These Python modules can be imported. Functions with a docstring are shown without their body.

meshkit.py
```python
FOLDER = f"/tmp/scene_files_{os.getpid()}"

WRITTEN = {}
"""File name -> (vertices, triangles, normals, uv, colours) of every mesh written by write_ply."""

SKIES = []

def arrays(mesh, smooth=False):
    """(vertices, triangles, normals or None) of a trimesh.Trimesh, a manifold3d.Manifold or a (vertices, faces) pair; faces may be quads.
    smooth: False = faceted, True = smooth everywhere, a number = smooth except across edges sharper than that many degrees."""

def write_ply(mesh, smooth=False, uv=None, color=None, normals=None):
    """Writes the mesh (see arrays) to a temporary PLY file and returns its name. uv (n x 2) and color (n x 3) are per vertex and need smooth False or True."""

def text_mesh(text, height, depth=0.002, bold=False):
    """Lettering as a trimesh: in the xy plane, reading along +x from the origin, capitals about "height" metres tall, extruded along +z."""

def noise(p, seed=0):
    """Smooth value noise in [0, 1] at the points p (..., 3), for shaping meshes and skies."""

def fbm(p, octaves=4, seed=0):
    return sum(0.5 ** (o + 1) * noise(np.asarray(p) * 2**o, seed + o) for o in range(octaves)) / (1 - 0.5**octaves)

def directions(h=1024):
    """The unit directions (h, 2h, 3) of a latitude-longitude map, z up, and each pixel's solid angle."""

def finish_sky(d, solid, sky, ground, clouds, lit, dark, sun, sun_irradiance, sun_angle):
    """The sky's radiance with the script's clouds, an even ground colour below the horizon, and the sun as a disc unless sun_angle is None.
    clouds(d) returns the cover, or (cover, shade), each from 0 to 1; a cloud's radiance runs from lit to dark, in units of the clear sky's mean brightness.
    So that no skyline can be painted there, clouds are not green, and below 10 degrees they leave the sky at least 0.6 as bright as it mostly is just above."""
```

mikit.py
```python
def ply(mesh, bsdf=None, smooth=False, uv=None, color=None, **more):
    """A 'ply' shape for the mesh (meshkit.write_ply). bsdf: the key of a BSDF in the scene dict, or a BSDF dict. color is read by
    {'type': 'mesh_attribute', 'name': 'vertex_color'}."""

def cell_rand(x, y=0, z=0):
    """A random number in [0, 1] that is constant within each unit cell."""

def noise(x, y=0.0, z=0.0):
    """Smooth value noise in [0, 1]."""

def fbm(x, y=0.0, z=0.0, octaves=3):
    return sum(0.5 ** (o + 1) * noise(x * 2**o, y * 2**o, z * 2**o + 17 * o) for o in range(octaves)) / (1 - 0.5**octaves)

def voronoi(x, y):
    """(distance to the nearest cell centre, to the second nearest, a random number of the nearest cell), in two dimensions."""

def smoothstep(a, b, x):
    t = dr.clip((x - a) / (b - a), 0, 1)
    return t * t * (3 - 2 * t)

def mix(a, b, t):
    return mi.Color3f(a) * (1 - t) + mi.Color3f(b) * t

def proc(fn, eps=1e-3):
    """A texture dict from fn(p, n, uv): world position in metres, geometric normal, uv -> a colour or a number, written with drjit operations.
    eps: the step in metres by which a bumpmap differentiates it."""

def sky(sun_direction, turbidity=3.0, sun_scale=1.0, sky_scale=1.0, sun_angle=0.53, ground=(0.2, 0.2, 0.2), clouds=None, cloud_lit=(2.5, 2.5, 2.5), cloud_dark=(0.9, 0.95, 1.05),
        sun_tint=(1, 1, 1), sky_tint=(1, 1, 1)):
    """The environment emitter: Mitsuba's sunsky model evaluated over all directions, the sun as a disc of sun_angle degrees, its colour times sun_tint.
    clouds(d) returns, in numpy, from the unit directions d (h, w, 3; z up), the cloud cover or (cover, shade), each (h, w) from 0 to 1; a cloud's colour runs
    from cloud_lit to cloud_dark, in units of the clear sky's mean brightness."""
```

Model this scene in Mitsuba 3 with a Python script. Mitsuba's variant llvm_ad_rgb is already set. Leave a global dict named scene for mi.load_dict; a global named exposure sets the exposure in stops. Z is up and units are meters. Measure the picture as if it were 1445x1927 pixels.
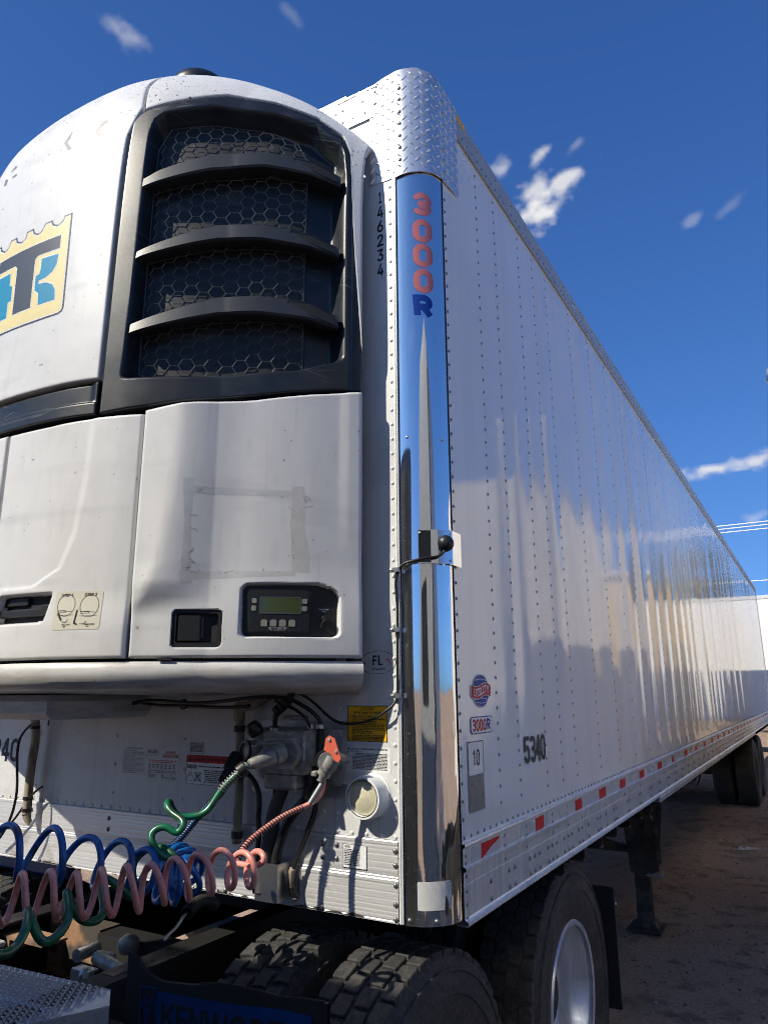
import math, random
import numpy as np
import trimesh
import mitsuba as mi
import drjit as dr
import manifold3d as m3
import shapely
from shapely.geometry import Polygon, box as sbox, LineString, Point
from shapely import affinity
from scipy.interpolate import PchipInterpolator, CubicSpline
from scipy.spatial import Delaunay
import meshkit
import mikit
from mikit import proc, noise, fbm, smoothstep, mix, voronoi

T = mi.ScalarTransform4f
rng = np.random.default_rng(7)
random.seed(7)
scene, labels = {}, {}

# ------------------------------------------------------------------ camera, sky, exposure
exposure = 2.08
EYE = np.array([0.964, -1.961, 1.815])
FWD = np.array([-0.48844, 0.83840, 0.24189])
UP = np.array([0.12726, -0.20580, 0.97028])
scene['camera'] = {'type': 'perspective', 'fov': 56.0, 'fov_axis': 'x', 'near_clip': 0.02, 'far_clip': 2000.0,
                   'to_world': T().look_at(origin=EYE.tolist(), target=(EYE + FWD).tolist(), up=UP.tolist())}
SUN = np.array([-0.578, -1.0, 1.012])


CLOUDS = [  # azimuth from +y towards +x (deg), elevation, half sizes (deg), tilt, strength
    (-16.7, 35.5, 2.6, 1.35, 38, 1.0), (-14.0, 37.2, 1.7, .85, 42, .85), (-16.4, 37.0, 1.3, .9, 50, .8), (-16.0, 39.2, .9, .45, 35, .8), (-19.3, 38.7, .9, .6, 45, .5), (-12.6, 39.5, .9, .35, 40, .2),
    (-4.1, 33.0, .9, .5, 25, .22), (-1.3, 33.2, 1.2, .4, 30, .13), (-3.8, 15.7, 3.8, .55, 1, .85), (-5.7, 15.5, 1.1, .62, 0, .9), (-1.6, 15.9, 1.8, .75, 3, .8),
    (-2.6, 11.9, 1.2, .45, 8, .3), (-54.3, 45.3, 2.1, .8, -24, .34), (-39.0, 48.3, .9, .4, -40, .12)]


def clouds(d):
    az = np.degrees(np.arctan2(d[..., 0], d[..., 1]))
    el = np.degrees(np.arcsin(np.clip(d[..., 2], -1, 1)))
    cover = np.zeros(az.shape)
    n1 = meshkit.fbm(d * 26.0, 5, 3)
    n2 = meshkit.fbm(d * np.array([70.0, 70.0, 100.0]), 6, 5)
    for a, e, sa, se, tilt, k in CLOUDS:
        x = (az - a) * np.cos(np.radians(e))
        y = el - e
        c, s = math.cos(math.radians(tilt)), math.sin(math.radians(tilt))
        u, v = (x * c + y * s) / sa, (-x * s + y * c) / se
        g = np.exp(-(u * u + v * v) * 0.9)
        cover = np.maximum(cover, k * np.clip((g + 0.9 * (n1 - .5) + 1.1 * (n2 - .5) - 0.42) * 1.7, 0, 1) ** 1.25 * (g > .03))
    # thin haze veils elsewhere in the sky
    veil = np.clip((meshkit.fbm(d * np.array([3.0, 3.0, 7.0]), 5, 11) - .66) * 2.2, 0, .5)
    return np.maximum(cover, veil * .5 * np.clip(el / 8, 0, 1) * (np.abs(az + 20) > 60)), np.clip(.35 - .3 * n2, 0, 1)


scene['sky'] = mikit.sky(SUN.tolist(), turbidity=3.0, clouds=clouds, cloud_lit=(3.3, 3.3, 3.35), cloud_dark=(1.8, 1.85, 1.95),
                         ground=(.2, .17, .14), sky_tint=(.36, .61, 1.0), sun_tint=(.93, 1.05, 1.22))

# ------------------------------------------------------------------ materials


def rgb(*c):
    return {'type': 'rgb', 'value': list(c)}


def prin(base, rough=.5, **k):
    d = {'type': 'principled', 'base_color': base if isinstance(base, dict) else rgb(*base), 'roughness': rough}
    d.update(k)
    return {'type': 'twosided', 'bsdf': d}


def C3(r, g, b):
    return mi.Color3f(r, g, b)


def f_front(p, n, uv):
    streak = fbm(p.x * 60, p.z * 1.3, 3.0, 4)
    wet = smoothstep(.60, .80, fbm(p.x * 34, p.z * .9, 9.0, 3))
    blot = fbm(p.x * 5, p.y * 5, p.z * 5, 4)
    specks = smoothstep(.80, .86, noise(p.x * 210, p.z * 120, 5))
    low = smoothstep(1.75, 1.2, p.z)
    k = 1 - .10 * smoothstep(.45, .75, streak) * (.35 + .65 * low) - .10 * smoothstep(.5, .8, blot) - .09 * wet
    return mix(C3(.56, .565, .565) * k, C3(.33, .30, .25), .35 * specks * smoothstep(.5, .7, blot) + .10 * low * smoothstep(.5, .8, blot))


def f_side(p, n, uv):
    b = fbm(p.y * 1.2, p.z * 1.5, 2.0, 3)
    st = fbm(p.y * 30, p.z * .8, 7.0, 3)
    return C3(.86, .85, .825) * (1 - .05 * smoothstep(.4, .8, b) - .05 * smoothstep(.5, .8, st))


def f_unit(p, n, uv):
    blot = fbm(p.x * 4, p.y * 4, p.z * 4, 4)
    fine = fbm(p.x * 45, p.y * 45, p.z * 9, 3)
    sm = smoothstep(.58, .8, fbm(p.x * 3 + 9, p.y * 3, p.z * 14, 4))
    specks = smoothstep(.855, .88, noise(p.x * 95, p.y * 95, p.z * 95)) * smoothstep(3.2, 3.7, p.z) * smoothstep(.45, .6, blot)
    drip = smoothstep(.62, .82, fbm(p.x * 70, p.y * 70, p.z * 2.2, 4)) * smoothstep(.42, .62, fbm(p.x * 5, p.y * 5, p.z * 3 + 7, 2))
    bug = smoothstep(.90, .925, noise(p.x * 60 + 3, p.y * 60, p.z * 60)) * smoothstep(.5, .6, fine)
    k = 1 - .08 * smoothstep(.45, .8, blot) - .05 * smoothstep(.5, .8, fine) - .09 * sm - .09 * drip - .4 * bug
    low = smoothstep(1.97, 1.86, p.z)
    base = mix(C3(.585, .587, .580) * k, C3(.36, .34, .30), low * (.25 + .6 * smoothstep(.42, .7, fbm(p.x * 7, p.y * 7, p.z * 30, 4))))
    return mix(base, C3(.08, .08, .09), specks)


def f_unit_rough(p, n, uv):
    return .27 + .25 * fbm(p.x * 22, p.y * 22, p.z * 22, 3)


def scratches(p):
    a = noise(p.x * 18 + p.z * 9, p.z * 330 + p.x * 140, 3)
    b = noise(p.x * 14 + 4, p.z * 420 - p.x * 90, 9)
    m = smoothstep(.5, .72, fbm(p.x * 6, p.y * 6, p.z * 6, 3))
    return (smoothstep(.80, .93, a) + smoothstep(.84, .95, b)) * m


def f_black(p, n, uv):
    d = fbm(p.x * 9, p.y * 9, p.z * 9, 3)
    return mix(C3(.009, .011, .014) * (1 + .8 * smoothstep(.4, .8, d)), C3(.16, .17, .18), .35 * scratches(p))


def f_black_rough(p, n, uv):
    return .27 + .16 * fbm(p.x * 12, p.y * 12, p.z * 12, 3) + .15 * scratches(p)


def f_alum(p, n, uv):
    st = fbm(p.y * 75 + p.x * 75, p.z * 4, 1.0, 4)
    lines = noise(3.0, p.z * 700, p.y * .3)
    k = .62 + .30 * st - .14 * smoothstep(.5, .8, fbm(p.y * 3, p.z * 20, p.x * 3, 3)) + .06 * (lines - .5)
    return C3(.80, .84, .90) * k


def f_falum(p, n, uv):
    ln = noise(p.x * .8, p.z * 260, 3.0) * .6 + noise(p.x * 2, p.z * 900, 8.0) * .4
    dirt = smoothstep(.55, .8, fbm(p.x * 9, p.z * 14, 4.0, 4)) * smoothstep(1.34, 1.19, p.z)
    return mix(C3(.66, .665, .665) * (.90 + .12 * ln), C3(.24, .19, .13), .55 * dirt)


def f_chrome_dirt(p, n, uv):
    sp = smoothstep(.73, .82, noise(p.x * 330, p.y * 330, p.z * 330))
    bl = fbm(p.x * 9, p.y * 9, p.z * 3, 3)
    scr = smoothstep(.84, .95, noise(p.x * 500 + p.y * 500, p.z * 12, 3.0))
    return dr.clip(.03 + .36 * sp * (.35 + bl) + .05 * scr + .08 * smoothstep(1.55, 1.2, p.z) * bl, 0, 1)


def f_diamond(p, n, uv):
    b = fbm(p.x * 14, p.y * 14, p.z * 14, 4)
    rust = smoothstep(.5, .72, b) * smoothstep(3.95, 4.06, p.z) * smoothstep(-.05, -.14, p.x)
    return mix(C3(.74, .76, .78) * (.84 + .2 * b), C3(.42, .28, .12), .55 * rust)


def f_rail(p, n, uv):
    b = fbm(p.x * 7, p.y * 7, p.z * 16, 4)
    r = smoothstep(.58, .75, fbm(p.x * 30, p.y * 30, p.z * 40, 4))
    return mix(C3(.44, .435, .42) * (.92 + .14 * b), C3(.33, .26, .16), .12 * r)


def f_galv(p, n, uv):
    b = fbm(p.x * 30, p.y * 30, p.z * 30, 3)
    g = voronoi(p.x * 70, p.z * 70)[2]
    return C3(.46, .48, .49) * (.75 + .2 * b + .15 * g)


def f_cast(p, n, uv):
    b = fbm(p.x * 50, p.y * 50, p.z * 50, 4)
    return mix(C3(.20, .205, .20), C3(.33, .32, .29), smoothstep(.4, .7, b))


def f_tyre(p, n, uv):
    b = fbm(p.x * 70, p.y * 70, p.z * 70, 4) * .6 + .4 * fbm(p.x * 9, p.y * 9, p.z * 9, 2)
    dust = smoothstep(.35, .75, b)
    scuff = smoothstep(.78, .9, noise(p.y * 160, p.z * 45, p.x * 90))
    return mix(C3(.026, .026, .026), C3(.105, .098, .088), .38 * dust + .2 * scuff)


def f_pink(p, n, uv):
    b = fbm(p.x * 25, p.y * 25, p.z * 25, 3)
    sun = smoothstep(-.3, .8, n.z)      # sun-bleached upper side of the old hose
    mark = smoothstep(.82, .9, noise(p.x * 260, p.y * 60, p.z * 120))
    return mix(mix(C3(.64, .15, .105), C3(.72, .40, .34), .1 + .7 * b), C3(.16, .06, .06), .45 * mark)


def f_green(p, n, uv):
    b = fbm(p.x * 30, p.y * 30, p.z * 30, 4)
    return mix(C3(.004, .13, .055), C3(.012, .045, .026), smoothstep(.42, .66, b))


def f_blue(p, n, uv):
    b = fbm(p.x * 14, p.y * 14, p.z * 14, 4)
    return mix(C3(.004, .095, .33), C3(.012, .022, .045), smoothstep(.58, .72, b) * .85)


def f_grime(p, n, uv):
    b = fbm(p.x * 12, p.y * 12, p.z * 12, 4)
    c = fbm(p.x * 60, p.y * 60, p.z * 60, 3)
    return mix(mix(C3(.020, .019, .018), C3(.055, .047, .038), smoothstep(.4, .7, b)), C3(.22, .12, .06), .5 * smoothstep(.6, .76, c) * smoothstep(.5, .7, b))


def f_rusty(p, n, uv):
    b = fbm(p.x * 9, p.y * 9, p.z * 9, 4)
    c = fbm(p.x * 70, p.y * 70, p.z * 70, 3)
    return mix(C3(.06, .05, .04), C3(.36, .20, .11), smoothstep(.42, .62, b) * (.5 + .5 * c))


def f_tan(p, n, uv):
    b = fbm(p.x * 30, p.y * 30, p.z * 12, 4)
    return mix(C3(.30, .255, .19), C3(.10, .08, .055), smoothstep(.45, .72, b))


def f_ground(p, n, uv):
    a = fbm(p.x * .5, p.y * .5, 1.0, 4)
    b = fbm(p.x * 7, p.y * 7, 2.0, 4)
    c = noise(p.x * 95, p.y * 95, 3.0)
    base = mix(C3(.30, .208, .152), C3(.40, .305, .232), a)
    base = mix(base, C3(.12, .098, .080), .6 * smoothstep(.5, .8, b))
    return base * (.72 + .5 * c)


def f_ground_h(p, n, uv):
    return .010 * fbm(p.x * 9, p.y * 9, 1.0, 3) + .008 * fbm(p.x * 55, p.y * 55, 2.0, 3)


def f_bark(p, n, uv):
    return mix(C3(.13, .10, .07), C3(.24, .20, .14), fbm(p.x * 8, p.y * 8, p.z * 2.5, 4))


def f_leaf(p, n, uv):
    return mix(C3(.055, .075, .02), C3(.17, .17, .055), noise(p.x * 2.2, p.y * 2.2, p.z * 2.2))


def f_sticker(p, n, uv):
    b = fbm(p.x * 60 + p.y * 60, p.z * 60, 3.0, 3)
    return C3(.56, .56, .54) * (.9 + .15 * b)


def f_oldtape(p, n, uv):
    b = fbm(p.x * 35, p.y * 35, p.z * 35, 4)
    return C3(.49, .485, .46) * (.88 + .25 * b)


M = {}


def mat(name, d):
    scene['mat_' + name] = d
    M[name] = 'mat_' + name


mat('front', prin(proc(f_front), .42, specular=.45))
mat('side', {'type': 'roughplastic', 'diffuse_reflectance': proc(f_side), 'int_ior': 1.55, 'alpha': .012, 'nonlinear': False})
mat('unit', prin(proc(f_unit), proc(f_unit_rough), specular=.38))
mat('black', prin(proc(f_black), proc(f_black_rough), specular=.45))
mat('alum', prin(proc(f_alum), .36, metallic=.55))
mat('falum', prin(proc(f_falum), .40, metallic=.45))
mat('chrome', {'type': 'blendbsdf', 'weight': proc(f_chrome_dirt), 'a': prin((.80, .81, .83), .045, metallic=1.0), 'b': prin((.34, .34, .33), .55)})
mat('mirror', prin((.78, .80, .82), .06, metallic=1.0))
mat('diamond', prin(proc(f_diamond), .33, metallic=.72))
mat('rail', prin(proc(f_rail), .45, metallic=.35))
mat('galv', prin(proc(f_galv), .42, metallic=.6))
mat('cast', prin(proc(f_cast), .5, metallic=.35))
mat('steel', prin((.55, .55, .54), .33, metallic=1.0))
mat('bolt', prin((.50, .50, .49), .38, metallic=.8))
mat('railbolt', prin((.22, .225, .23), .32, metallic=.7))
mat('rivetwhite', prin((.60, .60, .58), .35, specular=.5))
mat('rivetside', prin((.20, .215, .24), .28, metallic=.6))
mat('tyre', prin(proc(f_tyre), .78))
mat('rubber', prin((.012, .012, .013), .42))
mat('matteblack', prin((.011, .012, .013), .48, specular=.35))
mat('decal', prin((.52, .50, .41), .45))
mat('chassis', prin((.010, .0095, .009), .65))
mat('dark', prin((.006, .006, .007), .6))
mat('pink', prin(proc(f_pink), .34, clearcoat=.6))
mat('green', prin(proc(f_green), .30, clearcoat=.7))
mat('blue', prin(proc(f_blue), .33, clearcoat=.6))
mat('grime', prin(proc(f_grime), .62))
mat('rusty', prin(proc(f_rusty), .7))
mat('tan', prin(proc(f_tan), .6))
mat('ground', {'type': 'bumpmap', 'arbitrary': proc(f_ground_h, .004), 'scale': 1.0, 'bsdf': {'type': 'diffuse', 'reflectance': proc(f_ground)}})
mat('stone', {'type': 'diffuse', 'reflectance': {'type': 'mesh_attribute', 'name': 'vertex_color'}})
mat('bark', prin(proc(f_bark), .9))
mat('leaf', {'type': 'twosided', 'bsdf': {'type': 'diffuse', 'reflectance': proc(f_leaf)}})
mat('sticker', prin(proc(f_sticker), .45))
mat('oldtape', prin(proc(f_oldtape), .20, specular=.7))
mat('white', prin((.66, .67, .67), .4))
mat('ink', prin((.012, .013, .017), .5, specular=.25))
mat('navy', prin((.008, .011, .028), .5, specular=.3))
mat('inkblue', prin((.006, .040, .27), .5, specular=.2))
mat('inkred', prin((.46, .012, .022), .5, specular=.2))
mat('inkgrey', prin((.16, .16, .17), .5))
mat('fadedred', prin((.55, .17, .17), .3, metallic=.15))
mat('amber', prin((.80, .42, .012), .4))
mat('orange', prin((.60, .25, .02), .3))
mat('slate', prin((.055, .062, .072), .35))
mat('cream', prin((.66, .56, .27), .4))
mat('teal', prin((.02, .22, .36), .35))
mat('tapered', prin((.52, .015, .022), .35, specular=.3))
mat('tapewhite', prin((.46, .47, .46), .3, clearcoat=.4))
mat('lcd', prin((.035, .055, .006), .18, clearcoat=1.0))
mat('key', prin((.20, .20, .17), .5))
mat('lens', prin((.50, .47, .34), .30))
mat('greysock', prin((.055, .052, .05), .8))
mat('handle', prin((.52, .10, .06), .45))
mat('redpaint', prin((.42, .01, .02), .4))
mat('truckblue', prin((.004, .045, .17), .35))
mat('flap', prin((.012, .013, .014), .6))
mat('cab', prin((.018, .022, .03), .18, clearcoat=1.0))
mat('tanwall', prin((.55, .45, .33), .8))
mat('creambox', prin((.70, .52, .26), .4))
mat('greycab', prin((.36, .36, .355), .3, clearcoat=.5))
mat('beigebox', prin((.74, .69, .61), .38))
mat('whitebox', prin((.74, .73, .71), .35, specular=.5))
mat('glass', prin((.02, .025, .03), .08))
mat('wire', prin((.85, .86, .88), .4))
mat('deck', prin((.68, .69, .72), .34, metallic=.55))

# ------------------------------------------------------------------ helpers


def numbered(name):
    if name not in USED:
        USED.add(name)
        return name
    k = 1
    while f'{name}_{k:03d}' in USED:
        k += 1
    USED.add(f'{name}_{k:03d}')
    return f'{name}_{k:03d}'


USED = set()


def thing(name, label, cat, group=None):
    key = numbered(name)
    labels[key] = {'label': label, 'category': cat}
    if group:
        labels[key]['group'] = group
    return key


def put(name, mesh, m, parent=None, smooth=False, label=None, kind=None, cat=None, group=None, ply=None, to_world=None):
    key = numbered((parent + '__' if parent else '') + name)
    d = dict(ply) if ply else mikit.ply(mesh, M[m], smooth=smooth)
    if to_world is not None:
        d['to_world'] = to_world
    scene[key] = d
    e = {k: v for k, v in (('label', label), ('kind', kind), ('category', cat), ('group', group)) if v}
    if e:
        labels[key] = e
    return key


def cat_(*ms):
    return trimesh.util.concatenate([m for m in ms if m is not None])


def mesh(v, f):
    return trimesh.Trimesh(np.asarray(v, float), np.asarray(f, int), process=False)


def box(x0, x1, y0, y1, z0, z1, ch=0.0):
    x0, x1 = min(x0, x1), max(x0, x1)
    y0, y1 = min(y0, y1), max(y0, y1)
    z0, z1 = min(z0, z1), max(z0, z1)
    if ch <= 0:
        b = trimesh.creation.box([x1 - x0, y1 - y0, z1 - z0])
        b.apply_translation([(x0 + x1) / 2, (y0 + y1) / 2, (z0 + z1) / 2])
        return b
    pts = []
    for x, sx in ((x0, 1), (x1, -1)):
        for y, sy in ((y0, 1), (y1, -1)):
            for z, sz in ((z0, 1), (z1, -1)):
                pts += [(x, y + sy * ch, z + sz * ch), (x + sx * ch, y, z + sz * ch), (x + sx * ch, y + sy * ch, z)]
    return trimesh.PointCloud(np.array(pts)).convex_hull


def frame_along(pts):
    t = np.gradient(pts, axis=0)
    t /= np.linalg.norm(t, axis=1, keepdims=True) + 1e-12
    a = np.cross(t[0], [0, 0, 1.0] if abs(t[0][2]) < .9 else [1.0, 0, 0])
    a /= np.linalg.norm(a)
    A = []
    for k in range(len(pts)):
        a = a - t[k] * np.dot(a, t[k])
        a /= np.linalg.norm(a) + 1e-12
        A.append(a.copy())
    A = np.array(A)
    return t, A, np.cross(t, A)


def spline(pts, n):
    pts = np.asarray(pts, float)
    s = np.r_[0, np.cumsum(np.linalg.norm(np.diff(pts, axis=0), axis=1))]
    return CubicSpline(s, pts)(np.linspace(0, s[-1], n)) if len(pts) > 2 else pts


def tube(pts, r, sides=12, n=None):
    p = spline(pts, n) if n else np.asarray(pts, float)
    t, A, B = frame_along(p)
    r = np.atleast_1d(np.asarray(r, float))
    r = np.interp(np.linspace(0, 1, len(p)), np.linspace(0, 1, len(r)), r) if len(r) > 1 else np.full(len(p), r[0])
    ang = np.arange(sides) * 2 * np.pi / sides
    v = p[:, None] + r[:, None, None] * (np.cos(ang)[None, :, None] * A[:, None] + np.sin(ang)[None, :, None] * B[:, None])
    i, j = np.meshgrid(np.arange(len(p) - 1), np.arange(sides), indexing='ij')
    q = np.stack([i * sides + j, i * sides + (j + 1) % sides, (i + 1) * sides + (j + 1) % sides, (i + 1) * sides + j], -1).reshape(-1, 4)
    f = np.vstack([q[:, [0, 1, 2]], q[:, [0, 2, 3]]])
    v = v.reshape(-1, 3)
    c0, c1 = len(v), len(v) + 1
    v = np.vstack([v, p[:1], p[-1:]])
    k = np.arange(sides)
    e = (len(p) - 1) * sides
    f = np.vstack([f, np.stack([k * 0 + c0, (k + 1) % sides, k], 1), np.stack([k * 0 + c1, e + k, e + (k + 1) % sides], 1)])
    return mesh(v, f)


def rod(a, b, r, sides=16):
    return tube([a, b], r, sides)


def coil(path, R, r, turns, sides=10, per=22, phase=0.0):
    """a helix of wire radius r wound with radius R about a path"""
    p = spline(path, int(turns * per) + 1)
    t, A, B = frame_along(p)
    th = phase + np.linspace(0, turns * 2 * np.pi, len(p))
    q = p + np.broadcast_to(R, (len(p),))[:, None] * (np.cos(th)[:, None] * A + np.sin(th)[:, None] * B)
    return tube(q, r, sides)


def lathe(profile, axis_from, axis_dir, n=40):
    """profile: (distance along the axis, radius) pairs"""
    prof = np.asarray(profile, float)
    m = trimesh.creation.revolve(np.stack([np.maximum(prof[:, 1], 1e-5), prof[:, 0]], 1), sections=n)
    m.apply_transform(trimesh.geometry.align_vectors([0, 0, 1], axis_dir))
    m.apply_translation(axis_from)
    return m


def extr(poly, d):
    gs = [g for g in getattr(poly, 'geoms', [poly]) if not g.is_empty]
    return trimesh.util.concatenate([trimesh.creation.extrude_polygon(g, d, engine='earcut') for g in gs])


FRONT = np.array([[1, 0, 0], [0, 0, -1], [0, 1, 0]], float)   # (u, v, w) -> x = u, z = v, y = -w
SIDE = np.array([[0, 0, 1], [1, 0, 0], [0, 1, 0]], float)     # (u, v, w) -> y = u, z = v, x = w


def onto(m, R, at=(0, 0, 0)):
    m = m.copy()
    m.vertices = np.asarray(m.vertices) @ R.T + np.asarray(at, float)
    return m


def text(s, h, width=None, depth=.0006, bold=False, align='l'):
    m = meshkit.text_mesh(s, h, depth, bold)
    b = m.bounds
    m.apply_translation([-b[0][0], 0, 0])
    if width:
        m.apply_scale([width / (b[1][0] - b[0][0]), 1, 1])
    w = m.bounds[1][0]
    if align != 'l':
        m.apply_translation([-w / 2 if align == 'c' else -w, 0, 0])
    return m


def rounded(x0, y0, x1, y1, r):
    return sbox(x0 + r, y0 + r, x1 - r, y1 - r).buffer(r, 6)


def greek(x0, x1, y, h, seed, fill=.9, depth=.0006):
    """a line of print too small to read: short strokes like words"""
    g = np.random.default_rng(seed)
    ms, x, end = [], x0, x0 + (x1 - x0) * fill
    while x < end:
        w = min(g.uniform(.6, 3.2) * h, end - x)
        if w > .25 * h:
            ms.append(box(x, x + w, y, y + h * .62, 0, depth))
        x += w + h * .55
    return ms



def stroke_glyph(ch, w, h, t):
    """bold condensed characters drawn as strokes, w wide and h tall, stroke t"""
    r = t / 2
    W, H = w - t, h - t
    arc = lambda cx, cy, rx, ry, a0, a1: [(cx + rx * math.cos(math.radians(a)), cy + ry * math.sin(math.radians(a))) for a in np.linspace(a0, a1, 16)]
    if ch == '0':
        ls = [arc(W / 2, H - W / 2, W / 2, W / 2, 0, 180) + arc(W / 2, W / 2, W / 2, W / 2, 180, 360) + [(W, H - W / 2)]]
    elif ch == '3':
        ls = [arc(W / 2, H - W / 2 * .9, W / 2, W / 2 * .9, 140, -85) + [(W * .40, H * .52)], [(W * .40, H * .52)] + arc(W / 2, H * .26, W / 2, H * .26, 85, -140)]
    elif ch == '1':
        ls = [[(W * .62, 0), (W * .62, H), (W * .12, H * .74)]]
    elif ch == '4':
        ls = [[(W * .72, -r), (W * .72, H + r)], [(W * .60, H), (W * .02, H * .32)], [(-r * .6, H * .27), (W + r, H * .27)]]
    elif ch == '5':
        ls = [[(W + r * .6, H), (W * .12, H), (W * .04, H * .50)] + arc(W / 2, H * .31, W / 2, H * .31, 125, -165)]
    elif ch == 'R':
        ls = [[(0, 0), (0, H), (W * .5, H)] + arc(W * .55, H * .74, W * .45, H * .26, 90, -90) + [(0, H * .48)], [(W * .45, H * .48), (W, 0)]]
    g = shapely.unary_union([LineString(l).buffer(r, 6, cap_style='flat' if ch in '1R45' else 'round', join_style='mitre' if ch in 'R4' else 'round') for l in ls])
    return affinity.translate(g, r, r).simplify(.0002)


def glyphs(s, w, h, t, gap, d=.0005):
    return [(lambda m: (m.apply_translation([k * (w + gap), 0, 0]), m)[1])(extr(stroke_glyph(c, w, h, t), d)) for k, c in enumerate(s)]


def dome(r, h, sides=8):
    a = np.arange(sides) * 2 * np.pi / sides
    ring = lambda k, z: np.stack([k * r * np.cos(a), k * r * np.sin(a), a * 0 + z], 1)
    v = np.vstack([ring(1, 0), ring(.86, h * .55), ring(.5, h * .9), [[0, 0, h]]])
    f = []
    for k in range(2):
        for j in range(sides):
            f += [[k * sides + j, k * sides + (j + 1) % sides, (k + 1) * sides + (j + 1) % sides], [k * sides + j, (k + 1) * sides + (j + 1) % sides, (k + 1) * sides + j]]
    for j in range(sides):
        f.append([2 * sides + j, 2 * sides + (j + 1) % sides, 3 * sides])
    return mesh(v, f)


def sweep(profile, y0, y1, ys=None):
    """a profile of (x, z) points drawn along y (open)"""
    pr = np.asarray(profile, float)
    ys = np.array([y0, y1]) if ys is None else np.asarray(ys)
    v = np.concatenate([np.stack([pr[:, 0], np.full(len(pr), y), pr[:, 1]], 1) for y in ys])
    n, f = len(pr), []
    for k in range(len(ys) - 1):
        for j in range(n - 1):
            a, b, c, d = k * n + j, k * n + j + 1, (k + 1) * n + j + 1, (k + 1) * n + j
            f += [[a, b, c], [a, c, d]]
    return mesh(v, f)


def grid_faces(nu, nv):
    i, j = np.meshgrid(np.arange(nu - 1), np.arange(nv - 1), indexing='ij')
    a = i * nv + j
    return np.vstack([np.stack([a, a + nv, a + nv + 1], -1).reshape(-1, 3), np.stack([a, a + nv + 1, a + 1], -1).reshape(-1, 3)])

# ------------------------------------------------------------------ ground
def sheet_grid(xs, ys, zf):
    X, Y = np.meshgrid(xs, ys, indexing='ij')
    v = np.stack([X, Y, zf(X, Y)], -1).reshape(-1, 3)
    return mesh(v, grid_faces(len(xs), len(ys)))


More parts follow.
